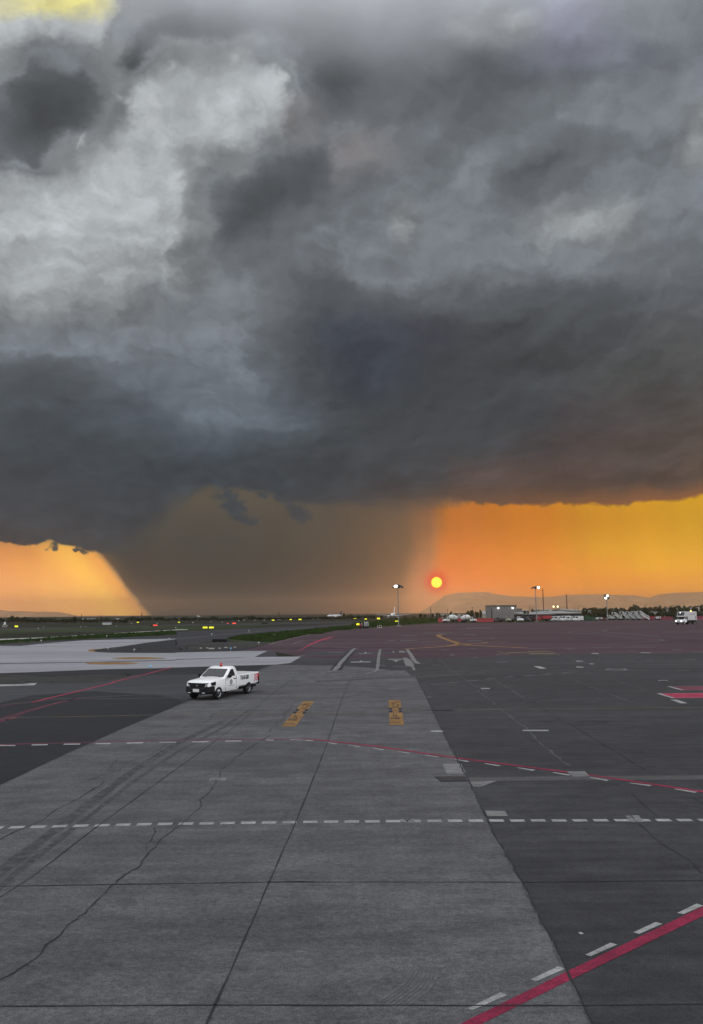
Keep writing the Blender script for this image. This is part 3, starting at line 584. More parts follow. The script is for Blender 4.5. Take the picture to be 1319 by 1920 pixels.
# crimson stand line with white dashes alongside
L1 = [(-200,1399),(0,1396.5),(250,1390),(400,1387.5),(572,1386.3),(600,1388),(700,1399),(860,1422),(1040,1445),(1150,1460),(1319,1485),(1500,1510)]
rsheet('crimson_guide_line', p_redf, lines([L1[:5]], 0.13, wj=0.1, sub=1), 'mark')
rsheet('crimson_stand_line', p_red, lines([L1[4:]], 0.16, wj=0.06, sub=1), 'mark')
sheet('white_dash_beside_line', p_white, [Z(2, p) for p in ([(0,705),(52,708),(50,713),(0,711)], [(165,704),(258,706),(262,710),(170,709)], [(262,706),(322,710),(336,716),(280,713)], [(414,724),(430,724),(503,735),(490,739)], [(572,744),(590,744),(664,755),(650,758)], [(742,766),(760,766),(838,777),(820,781)], [(922,790),(942,790),(1020,801),(1002,805)], [(1110,815),(1130,814),(1222,829),(1205,832)])]
  + [Z(3, p) for p in ([(128,620),(140,620),(206,630),(194,633)], [(272,641),(284,640),(355,650),(343,654)], [(428,661),(440,660),(519,671),(506,676)], [(597,684),(609,683),(690,694),(678,699)], [(773,708),(786,707),(870,719),(857,724)], [(965,734),(978,733),(1076,744),(1062,749)], [(1177,763),(1190,761),(1292,776),(1278,781)])]
  + [Z(1, p) for p in ([(0,389),(78,389),(76,394),(0,394)], [(160,386),(238,385),(236,390),(155,391)], [(318,382),(400,381),(396,387),(314,388)], [(475,379),(550,379),(546,385),(470,385)], [(632,376),(712,375),(706,381),(626,382)], [(792,374),(875,373),(870,377),(788,378)], [(955,371),(1035,370),(1030,375),(950,376)], [(1118,367),(1198,367),(1194,371),(1114,372)])], 'mark2')
rsheet('crimson_foreground_line', p_red, [[G(x, y) for x, y in q] for q in ([(780,1962),(868,1919.5),(908,1919.5),(830,1958)], [(868,1919),(1069-6,1823),(1075,1836),(908,1919)], [(1063,1823),(1319,1700.5),(1319,1718.5),(1075,1836)], [(1319,1700.5),(1500,1612),(1500,1628),(1319,1718.5)])], 'mark')
sheet('white_dash_foreground', p_white, [Z(6, p) for p in ([(78,1384),(98,1396),(288,1314),(250,1299)], [(408,1232),(436,1243),(590,1175),(553,1163)], [(697,1101),(724,1110),(865,1048),(830,1038)], [(950,983),(982,991),(1104,938),(1068,928)], [(1182,880),(1215,887),(1320,842),(1285,831)])] + [Z(6, [(658,983),(672,993),(690,991),(676,981)])], 'mark2')
# pale squares and patches on the right
sheet('white_square_marking', p_dull, [Z(3, p) for p in ([(75,642),(165,642),(190,690),(95,690)], [(205,726),(335,724),(262,752),(222,752)], [(668,679),(755,678),(778,702),(700,704)])] + [Z(6, [(168,340),(272,340),(290,369),(182,369)])], 'mark3')
sheet('concrete_drain_channel', PM('pale_drain_concrete', (0.085, 0.083, 0.083), 0.9).mod(1.5, 0.2, stretch=(0.2, 1, 1)).mod(9, 0.2).done(), [Z(3, [(190,706),(600,702),(1000,698),(1319,696),(1900,690),(1900,712),(1319,717),(900,719),(500,722),(200,724)])], 'patch')
sheet('hatched_square_marking', p_dull, [Z(6, p) for p in ([(908,366),(935,366),(968,402),(940,402)], [(940,364),(978,364),(1004,400),(972,400)])], 'mark3')
sheet('number_plate_marking', p_dull, [[(751,1536.5),(777,1536.5),(779,1543),(751,1543)], [(395,1459),(426,1459),(422,1464.5),(392,1464.5)]], 'mark2')
sheet('stand_number_glyph', p_black, [Z(5, p) for p in ([(905,166),(912,166),(922,173),(918,176)], [(932,166),(942,166),(924,176),(918,173)], [(917,174),(924,174),(924,182),(917,182)])], 'mark3')
# yellow hold boxes with black lettering bars (the writing itself is worn away)
def quadband(a, b, c, d, t0, t1, s0=0.0, s1=1.0):
    """sub-quad of the ground quad a(top left) b(top right) c(bottom right) d(bottom left)"""
    P = [G(*q) for q in (a, b, c, d)]
    def pt(s_, t): return P[0].lerp(P[1], s_).lerp(P[3].lerp(P[2], s_), t)
    return [(q, None) for q in (pt(s0, t0), pt(s1, t0), pt(s1, t1), pt(s0, t1))]
def text_on(quad, rows, name='stand_box_lettering'):
    """built-in font text laid in a ground quad; rows: (string, t0, t1, s0, s1, flip)"""
    P = [G(*q) for q in quad]
    vs = []; fs = []
    for txt, t0, t1, s0, s1, flip in rows:
        cu = bpy.data.curves.new('tmp', 'FONT'); cu.body = txt; cu.resolution_u = 2
        ob = bpy.data.objects.new('tmp', cu); COL.objects.link(ob); dg = bpy.context.evaluated_depsgraph_get(); dg.update()
        me = bpy.data.meshes.new_from_object(ob.evaluated_get(dg)); bpy.data.objects.remove(ob)
        xs = [v.co.x for v in me.vertices]; ys = [v.co.y for v in me.vertices]; o_ = len(vs)
        for v in me.vertices:
            a = (v.co.x - min(xs)) / (max(xs) - min(xs)); b = (v.co.y - min(ys)) / (max(ys) - min(ys))
            if flip: a, b = 1 - a, 1 - b
            s_ = s0 + (s1 - s0) * a; t = t1 + (t0 - t1) * b
            q = P[0].lerp(P[1], s_).lerp(P[3].lerp(P[2], s_), t); vs.append((q.x, q.y, zl('mark3')))
        fs += [tuple(i + o_ for i in p.vertices) for p in me.polygons]
    me = bpy.data.meshes.new(name); me.from_pydata(vs, [], fs); me.materials.append(p_black)
    o = bpy.data.objects.new(name, me); COL.objects.link(o); o['kind'] = 'structure'; return o
for qd in ([(569,1315),(590,1315.5),(554,1363),(528,1362.5)], [(728.8,1313.2),(751.2,1313.2),(758.2,1360),(731,1360)]):
    sheet('ochre_stand_box', p_yel, [quadband(*qd, 0.0, 0.36), quadband(*qd, 0.56, 1.0), quadband(*qd, 0.36, 0.56, 0.27, 0.75)], 'mark2')
    sheet('black_stand_box_bars', p_black, [quadband(*qd, 0.37, 0.43, 0.0, 0.26), quadband(*qd, 0.48, 0.545, 0.0, 0.26), quadband(*qd, 0.37, 0.43, 0.76, 1.0), quadband(*qd, 0.48, 0.545, 0.76, 1.0),
        quadband(*qd, 0.90, 0.915, 0.06, 0.8), quadband(*qd, 0.735, 0.75, 0.03, 0.8), quadband(*qd, 0.12, 0.135, 0.22, 0.9), quadband(*qd, 0.32, 0.345, 0.3, 0.7), quadband(*qd, 0.23, 0.34, 0.68, 0.74), quadband(*qd, 0.60, 0.70, 0.3, 0.36),
        quadband(*qd, 0.77, 0.80, 0.10, 0.25), quadband(*qd, 0.77, 0.80, 0.32, 0.74), quadband(*qd, 0.16, 0.185, 0.25, 0.6), quadband(*qd, 0.20, 0.22, 0.68, 0.9), quadband(*qd, 0.22, 0.25, 0.3, 0.42), quadband(*qd, 0.66, 0.70, 0.42, 0.6)], 'mark3')
rsheet('ochre_guide_line', p_yelf, lines([Z(1, [(40,253),(400,247),(800,239),(1100,234),(1319,230)]), Z(2, [(0,519),(500,517),(860,505)]), Z(2, [(955,503),(1319,497)]), Z(3, [(0,388),(400,382),(800,378),(1319,373),(1800,368)])], 0.14, wj=0.15, sub=1.5), 'mark')
# crimson boxes on the right
for qd, m_ in (([(1254,1287.3),(1420,1286),(1460,1293),(1281,1294.5)], p_redf), ([(1234.5,1300.5),(1420,1299),(1460,1307),(1263,1309.2)], p_redb)):
    sheet('crimson_box_marking', m_, [[qd[0], qd[1], qd[2], qd[3]]], 'mark2')
    rsheet('crimson_box_edge', p_white, lines([[qd[0], qd[3]]], 0.22) + lines([[(qd[3][0], qd[3][1]), qd[2]], [qd[0], qd[1]]], 0.06), 'mark3')
sheet('white_block_marking', p_white, [[(1257,1312),(1270,1312),(1290,1319),(1277,1319.2)], [(1234,1275.5),(1252,1275.5),(1253,1277.5),(1238,1277.8)]] + [Z(8, p) for p in ([(42,198),(88,198),(142,214),(96,218)], [(360,156),(412,157),(418,162),(370,163)], [(460,178),(495,178),(498,183),(468,183)], [(360,200),(415,202),(425,207),(370,208)], [(980,306),(1045,306),(1052,311),(988,311)], [(475,99),(530,99),(535,104),(485,104)], [(845,94),(925,95),(930,98),(850,98)])] + [Z(3, p) for p in ([(457,480),(582,480),(582,486),(460,486)], [(258,280),(300,280),(304,285),(262,285)], [(18,483),(80,483),(84,490),(22,490)])], 'mark2')
sheet('white_tee_marking', p_white, [Z(7, p) for p in ([(350,245),(570,243),(572,251),(350,253)], [(450,235),(478,235),(478,244),(450,244)], [(505,137),(525,137),(525,147),(505,147)], [(820,129),(838,129),(838,138),(820,138)], [(770,215),(935,214),(935,219),(772,221)], [(820,230),(895,230),(895,235),(820,235)], [(848,236),(868,236),(868,246),(846,246)])], 'mark2')
sheet('grey_block_marking', p_dull, [Z(7, p) for p in ([(436,151),(580,150),(582,155),(436,157)], [(888,122),(945,122),(968,141),(895,141)], [(934,196),(982,200),(1025,232),(1056,268),(1060,295),(968,295),(950,250)], [(1015,298),(1050,298),(1065,308),(1075,341),(1045,339),(1040,312)], [(95,133),(255,133),(255,139),(95,141)])], 'mark')
rsheet('stand_edge_line', p_dull, lines([Z(7, [(430,92),(395,96),(372,112),(300,185),(240,250),(190,318),(165,340),(145,345)])], 0.45, wj=0.2, sub=1.0) + lines([Z(7, [(978,104),(1020,160),(1060,230),(1105,266)])], 0.42, wj=0.2, sub=1.0) + lines([Z(7, [(680,104),(664,180),(655,268),(645,330),(630,350)])], 0.30, wj=0.2, sub=1.0), 'mark2')
rsheet('stand_edge_line_black_paint', p_black, lines([Z(7, [(378,108),(300,188),(225,275),(178,342)])], 1.0), 'mark')  # wide black paint band beneath the pale stand edge line
rsheet('dashed_stand_line', p_dull, dashes(Z(7, [(140,348),(60,365),(0,382),(-180,400)]), 1.1, 0.6, 0.16) + dashes(Z(7, [(1105,266),(1200,272),(1319,284),(1500,292)]), 1.2, 0.8, 0.16) + dashes(Z(7, [(660,278),(760,294),(900,305),(1000,308)]), 1.6, 1.2, 0.2) + dashes(Z(7, [(630,350),(560,370),(470,388)]), 1.1, 0.4, 0.2)
  + dashes(Z(3, [(0,266),(200,247),(400,227),(560,214),(740,206)]), 1.1, 0.9, 0.14) + dashes(Z(8, [(0,270),(60,267),(200,254),(400,238)]), 1.0, 0.8, 0.14) + dashes(Z(2, [(100,392),(300,388),(550,382),(700,360),(1000,333),(1319,303)]), 0.8, 0.7, 0.08) + dashes(Z(7, [(700,98),(860,92),(960,90)]), 2, 1.5, 0.3) + dashes(Z(7, [(1000,100),(1150,88),(1319,72)]), 2, 1.5, 0.3), 'mark')
rsheet('long_faint_line', p_faint, lines([Z(3, [(0,222),(250,206),(500,202),(760,193),(1319,196)]), Z(3, [(0,266),(60,262)]), Z(8, [(0,245),(300,243),(400,238)]), Z(8, [(180,230),(300,226),(470,226)]), Z(8, [(320,204),(620,204)]), Z(8, [(1060,170),(1272,171)]), Z(8, [(600,192),(1319,182)]), Z(8, [(480,232),(1319,228)]),
   Z(1, [(100,252),(0,262)]), Z(1, [(0,190),(260,165),(450,152),(930,128)]), Z(1, [(0,142),(420,118),(1000,86)]), Z(1, [(150,155),(560,160),(940,154)])], 0.16, wj=0.2, sub=2), 'mark')
rsheet('faint_dash_row', p_faint, sum([dashes(Z(3, l), 1.6, 1.2, 0.22) for l in ([(0,186),(360,190),(700,186)], [(100,198),(500,194)], [(180,210),(420,205)])], []) + sum([dashes(Z(8, l), 1.6, 1.4, 0.2) for l in ([(0,150),(400,120)], [(860,208),(1319,206)], [(380,208),(620,212)])], []) , 'mark')
sheet('faint_block_marking', p_faint, [Z(8, p) for p in ([(885,148),(940,148),(944,152),(888,152)], [(1180,145),(1265,145),(1268,149),(1184,149)], [(1112,227),(1215,227),(1218,231),(1114,231)], [(1220,88),(1319,90),(1319,94),(1224,92)], [(1085,72),(1160,72),(1162,77),(1090,77)], [(762,80),(820,81),(824,85),(766,84)], [(255,63),(310,64),(374,69),(320,72)], [(712,53),(965,50),(965,54),(720,56)], [(475,56),(620,56),(622,60),(480,60)])] + [Z(13, p) for p in ([(366,480),(488,480),(488,485),(366,486)], [(376,443),(484,443),(484,448),(378,448)], [(845,438),(930,438),(932,443),(848,443)], [(862,482),(980,483),(984,488),(866,488)], [(855,388),(1050,387),(1050,391),(858,393)], [(270,482),(330,483),(330,487),(270,487)], [(540,427),(760,424),(760,428),(540,431)], [(735,588),(768,588),(768,598),(742,598)], [(912,607),(940,607),(940,614),(916,614)], [(1085,645),(1166,643),(1166,650),(1090,651)], [(1030,460),(1070,464),(1070,469),(1036,466)], [(880,541),(930,541),(930,545),(884,545)], [(672,553),(724,553),(724,557),(676,557)], [(1076,588),(1130,588),(1130,592),(1080,592)])] + [Z(12, p) for p in ([(1140,569),(1250,567),(1252,573),(1142,575)], [(935,592),(970,594),(960,604),(930,602)])], 'mark2')
# curving guide lines on the maroon apron
rsheet('ochre_apron_curve', p_yel, lines([Z(13, [(700,436),(660,440),(645,446),(660,456),(740,486),(800,505),(900,520),(1100,530),(1319,540)]), Z(13, [(800,505),(780,516),(720,526),(580,536),(400,545)])], 0.9, wj=0.15, sub=3) + lines([Z(13, [(526,490),(640,489),(830,487)]), Z(13, [(860,510),(980,504),(1020,496),(1160,498)])], 0.7, wj=0.1, sub=3), 'mark2')
rsheet('pale_apron_curve', p_faint, lines([Z(14, [(900,378),(700,386),(600,398),(562,412),(600,422),(760,436),(1000,452),(1319,470)]), Z(14, [(560,428),(420,415),(320,420),(310,426),(430,434),(700,458),(900,472),(1000,478),(1020,486),(900,494),(600,512)]), Z(14, [(0,410),(100,410)]), Z(14, [(440,434),(800,440),(1000,460)])], 0.6, wj=0.2, sub=4), 'mark2')
rsheet('faint_apron_line', PM('rubbed_apron_line', (0.16, 0.11, 0.125)).mod(0.5, 0.3).done(), lines([Z(14, [(0,480),(1000,483)][:2]), Z(14, [(560,384),(960,378)]), Z(13, [(0,430),(110,432)]), Z(13, [(400,462),(600,470),(900,470)]), Z(13, [(950,410),(1200,404)]), Z(13, [(0,392),(300,384),(900,372)]), Z(14, [(0,548),(250,542),(520,540)]), Z(14, [(100,515),(240,512)]), Z(12, [(700,512),(860,470),(1000,440)]), Z(12, [(880,508),(960,484)]), Z(12, [(740,520),(1000,520),(1319,540)])], 0.5, wj=0.3, sub=5), 'mark')
sheet('ochre_apron_lettering', p_yelf, [Z(13, p) for p in ([(1085,563),(1100,563),(1176,592),(1165,596)], [(1150,572),(1319,568),(1319,574),(1170,582)])] + [Z(8, p) for p in ([(0,84),(130,82),(150,90),(0,92)], [(130,82),(150,82),(250,110),(236,110)], [(0,96),(190,98),(210,109),(20,110)])], 'mark3')
sheet('crimson_apron_stripe', p_redf, [Z(12, [(905,562),(940,560),(1010,520),(1080,490),(1160,465),(1200,455),(1160,455),(1080,474),(1010,506),(960,535)])], 'mark2')
sheet('crimson_upper_stripe', p_redb, [Z(12, [(960,536),(1010,508),(1090,476),(1180,455),(1170,463),(1090,485),(1010,518),(975,534)])], 'mark3')
# left lines
rsheet('crimson_left_line', p_redb, lines([Z(11, [(1290,685),(1100,735),(960,768),(850,796)]) + Z(1, [(560,80),(420,114),(300,143),(160,177)])], 0.2, wj=0.15, sub=1.5), 'mark2')
rsheet('crimson_left_line_faded', p_redf, lines([Z(1, [(160,177),(60,187),(0,200),(-300,250)]), Z(1, [(450,150),(300,175),(150,215),(50,245),(0,262),(-250,330)]), Z(1, [(100,252),(0,268)])], 0.14, wj=0.2, sub=1) + lines([Z(1, [(380,160),(260,188),(130,226),(0,275)])], 0.10, wj=0.2, sub=1), 'mark2')
sheet('white_corner_marking', p_white, [Z(1, [(0,89),(40,88),(60,89),(125,86),(150,82),(184,82),(170,93),(60,96),(0,98)])], 'mark2')
sheet('ochre_taxiway_marking', p_yel, [Z(11, blotch(1040,617,200,8,24,0.1)), Z(11, blotch(840,655,205,9,24,0.1))], 'mark')
rsheet('ochre_curve_edge', p_yel, lines([Z(11, [(720,548),(680,553),(672,560),(690,566),(710,567)])], 0.5) + lines([Z(11, [(770,545),(700,553),(694,560),(712,566)])], 0.35), 'mark')
rsheet('white_stub_lines', p_dull, lines([Z(2, [(0,315),(68,314)]), Z(2, [(0,78),(20,74)])], 0.3) + lines([Z(2, [(385,272),(440,270)]), Z(2, [(480,266),(520,264)]), Z(2, [(560,257),(600,254)]), Z(2, [(610,251),(650,249)]), Z(2, [(850,243),(910,240)]), Z(2, [(1110,402),(1170,405)])], 0.2), 'mark')
sheet('dark_drain_strip', stain, [Z(2, [(350,290),(640,276),(860,262),(1050,258),(1319,246),(1319,252),(1050,266),(860,272),(640,286),(350,300)])], 'stain')
rsheet('ring_marking', p_dull, lines([Z(8, [(588,222),(610,217),(665,215),(720,217),(742,222),(720,228),(665,230),(610,228),(588,222)])], 0.25) + lines([Z(8, [(610,222),(720,222)])], 0.3), 'mark2')

# ---------------------------------------------------------------- hills
def hor(px): return HOR - (px - CX) * math.tan(ROLL)
def hills(name, m, prof, dist, depth, rows=14, seed=1):
    """a range of hills as terrain: photo outline (px, py) gives the crest at distance dist"""
    rnd = random.Random(seed); xs = [p[0] for p in prof]
    def crest(px):
        for (a, ya), (b, yb) in zip(prof[:-1], prof[1:]):
            if a <= px <= b: return ya + (yb - ya) * (px - a) / (b - a)
        return prof[-1][1]
    n = int((xs[-1] - xs[0]) / 6); vs = []; fs = []
    ph = [rnd.uniform(0, 6.28) for _ in range(8)]
    for j in range(rows + 1):
        t = j / rows            # 0 near foot .. 1 far foot
        for i in range(n + 1):
            px = xs[0] + (xs[-1] - xs[0]) * i / n
            d = dist - depth / 2 + depth * t
            x = (px - CX) / F * dist * (0.7 + 0.3 * d / dist)
            H = max(0.0, (hor(px) - crest(px)) / F * dist + CAMH)
            sh = math.sin(math.pi * t) ** 0.8
            rip = 1 + 0.10 * math.sin(x * 0.004 + ph[0] + 5 * t) + 0.06 * math.sin(x * 0.013 + ph[1] - 9 * t)
            if abs(t - 0.5) < 0.01: rip = 1
            z = H * sh * min(rip, 1.0 if t >= 0.5 else 1.15) - 1
            if t != 0.5: z = min(z, H * (d / dist) * 0.97)
            vs.append((x, d, z))
    for j in range(rows):
        for i in range(n):
            a = j * (n + 1) + i; fs.append((a, a + 1, a + n + 2, a + n + 1))
    me = bpy.data.meshes.new(name); me.from_pydata(vs, [], fs); me.materials.append(m)
    for p in me.polygons: p.use_smooth = True
    o = bpy.data.objects.new(name, me); COL.objects.link(o); o['kind'] = 'structure'
hill_m = mat('dry_hillside', (0.36, 0.21, 0.11), 0.95, 0.1, var=0.3, scale=0.01)
hills('hills_left', hill_m, [(-500,1138),(-260,1132),(-120,1146),(-40,1139),(0,1143.5),(22,1147),(45,1145.5),(80,1148),(96,1146.5),(102,1147),(112,1152),(125,1154.5),(150,1155.5),(170,1154),(200,1153.5),(235,1154),(262,1155.5),(300,1156)], 5000, 1400, seed=3)
hills('hills_right', hill_m, [(770,1161),(800,1140),(830,1118),(850,1112.5),(885,1110.5),(912,1110.5),(930,1115),(960,1118.5),(1000,1119.5),(1035,1119),(1060,1115.5),(1120,1114.5),(1160,1116),(1190,1121),(1203,1122.5),(1215,1120),(1230,1115),(1260,1112),(1319,1110),(1420,1105),(1600,1117),(1900,1130)], 6500, 1900, seed=5)

# ---------------------------------------------------------------- materials of things
m_wpaint = mat('white_car_paint', (0.80, 0.80, 0.79), 0.28, 0.5, coat=0.4, var=0.04, scale=1.2)
m_blackp = mat('black_plastic', (0.009, 0.009, 0.010), 0.6, 0.2, var=0.2, scale=8)
m_glass = mat('dark_window_glass', (0.012, 0.015, 0.018), 0.08, 0.55)
m_tyre = mat('black_rubber', (0.014, 0.014, 0.015), 0.8, 0.2, var=0.2, scale=10)
m_steel = mat('grey_steel', (0.22, 0.22, 0.23), 0.45, 0.5, metal=0.7, var=0.15, scale=6)
m_galv = mat('galvanised_pole', (0.20, 0.20, 0.19), 0.55, 0.4, metal=0.3, var=0.2, scale=2)
m_red = mat('red_reflective', (0.42, 0.012, 0.04), 0.5)
m_redl = mat('red_lens', (0.50, 0.03, 0.02), 0.2, 0.5)
m_navy = mat('navy_lettering', (0.012, 0.016, 0.05), 0.5)
m_lens = mat('clear_headlamp_lens', (0.55, 0.57, 0.58), 0.1, 0.6)
m_plate = mat('pale_plate', (0.55, 0.55, 0.52), 0.5, var=0.3, scale=18)
m_lamp = mat('lit_floodlight', (0.9, 0.9, 0.9), emit=(1.0, 0.97, 0.88), estr=9)
m_lampw = mat('lit_warm_lamp', (0.9, 0.8, 0.6), emit=(1.0, 0.75, 0.35), estr=9)
m_hl = mat('lit_headlamp', (0.9, 0.9, 0.9), emit=(1.0, 0.98, 0.92), estr=3.0)
m_amber = mat('lit_amber_beacon', (0.9, 0.5, 0.1), emit=(1.0, 0.72, 0.12), estr=7)
m_ysign = mat('lit_yellow_sign', (0.8, 0.7, 0.05), emit=(0.85, 0.85, 0.02), estr=1.0)
m_rsign = mat('lit_red_sign', (0.7, 0.05, 0.03), emit=(1.0, 0.10, 0.07), estr=1.0)
m_dim = mat('lit_dim_field_light', (0.7, 0.7, 0.7), emit=(1.0, 0.97, 0.9), estr=0.55)
m_blue = mat('lit_blue_light', (0.1, 0.3, 0.6), emit=(0.1, 0.5, 0.9), estr=0.5)
m_whiteb = mat('dull_white_panel', (0.52, 0.52, 0.50), 0.6, var=0.12, scale=1.5)
m_dkm = mat('dark_metal', (0.035, 0.036, 0.04), 0.6, var=0.2, scale=5)
m_wall = mat('grey_rendered_wall', (0.17, 0.165, 0.155), 0.85, var=0.12, scale=0.4)
m_roof = mat('pale_metal_roof', (0.24, 0.24, 0.23), 0.6, var=0.15, scale=0.2)
m_redb = mat('red_plastic_barrier', (0.30, 0.030, 0.035), 0.6, var=0.3, scale=1.5)
m_bark = mat('tree_bark', (0.05, 0.04, 0.03), 0.9)
m_leaf = mat('dark_tree_leaves', (0.042, 0.052, 0.026), 0.7, 0.2, var=0.5, scale=0.5)
m_leaf2 = mat('olive_tree_leaves', (0.06, 0.062, 0.032), 0.7, 0.2, var=0.5, scale=0.5)
m_bed = mat('scratched_bed_liner', (0.30, 0.30, 0.29), 0.6, var=0.25, scale=3)

def text_mesh(txt, name, m, parent, origin, xdir, updir, width, height, depth=0.004, bold=0.0):
    cu = bpy.data.curves.new('tmp', 'FONT'); cu.body = txt; cu.resolution_u = 3; cu.offset = bold
    ob = bpy.data.objects.new('tmp', cu); COL.objects.link(ob); dg = bpy.context.evaluated_depsgraph_get(); dg.update()
    me = bpy.data.meshes.new_from_object(ob.evaluated_get(dg)); bpy.data.objects.remove(ob)
    xs = [v.co.x for v in me.vertices]; ys = [v.co.y for v in me.vertices]
    X = Vector(xdir).normalized(); U = Vector(updir).normalized(); O = Vector(origin); Nn = X.cross(U)
    vs = []
    for v in me.vertices:
        a = (v.co.x - min(xs)) / (max(xs) - min(xs)) * width; b = (v.co.y - min(ys)) / (max(ys) - min(ys)) * height
        vs.append(tuple(O + X * a + U * b + Nn * depth))
    m2 = bpy.data.meshes.new(name); m2.from_pydata(vs, [], [tuple(p.vertices) for p in me.polygons]); m2.materials.append(m)
    o = bpy.data.objects.new(name, m2); COL.objects.link(o); o.parent = parent; return o

def boolean(o, cutters):
    for c in cutters:
        md = o.modifiers.new('cut', 'BOOLEAN'); md.operation = 'DIFFERENCE'; md.object = c; md.solver = 'EXACT'
    dg = bpy.context.evaluated_depsgraph_get(); dg.update()
    me = bpy.data.meshes.new_from_object(o.evaluated_get(dg)); o.modifiers.clear(); o.data = me
    for c in cutters: bpy.data.objects.remove(c)

def wheel(parent, x, y, r, w, side, rim_m=m_steel, rimf=0.62):
    """tyre with a rim; side +1 = outer face towards +y"""
    b = MB(); b.lathe([(r * rimf, -w / 2), (r * 0.93, -w / 2), (r, -w / 2 + 0.035), (r, w / 2 - 0.035), (r * 0.93, w / 2), (r * rimf, w / 2), (r * rimf, w / 2 - 0.05)], (x, y, r), 'y', 24)
    wh = b.build('wheel', m_tyre, parent, smooth=True)
    q = MB(); s_ = side
    q.lathe([(0.001, s_ * w * 0.30), (r * 0.16, s_ * w * 0.30), (r * 0.20, s_ * w * 0.18), (r * 0.42, s_ * w * 0.12), (r * 0.52, s_ * w * 0.34), (r * rimf, s_ * w * 0.48), (r * rimf, 0)], (x, y, r), 'y', 24)
    q.build('rim', rim_m, wh, smooth=True)
    return wh

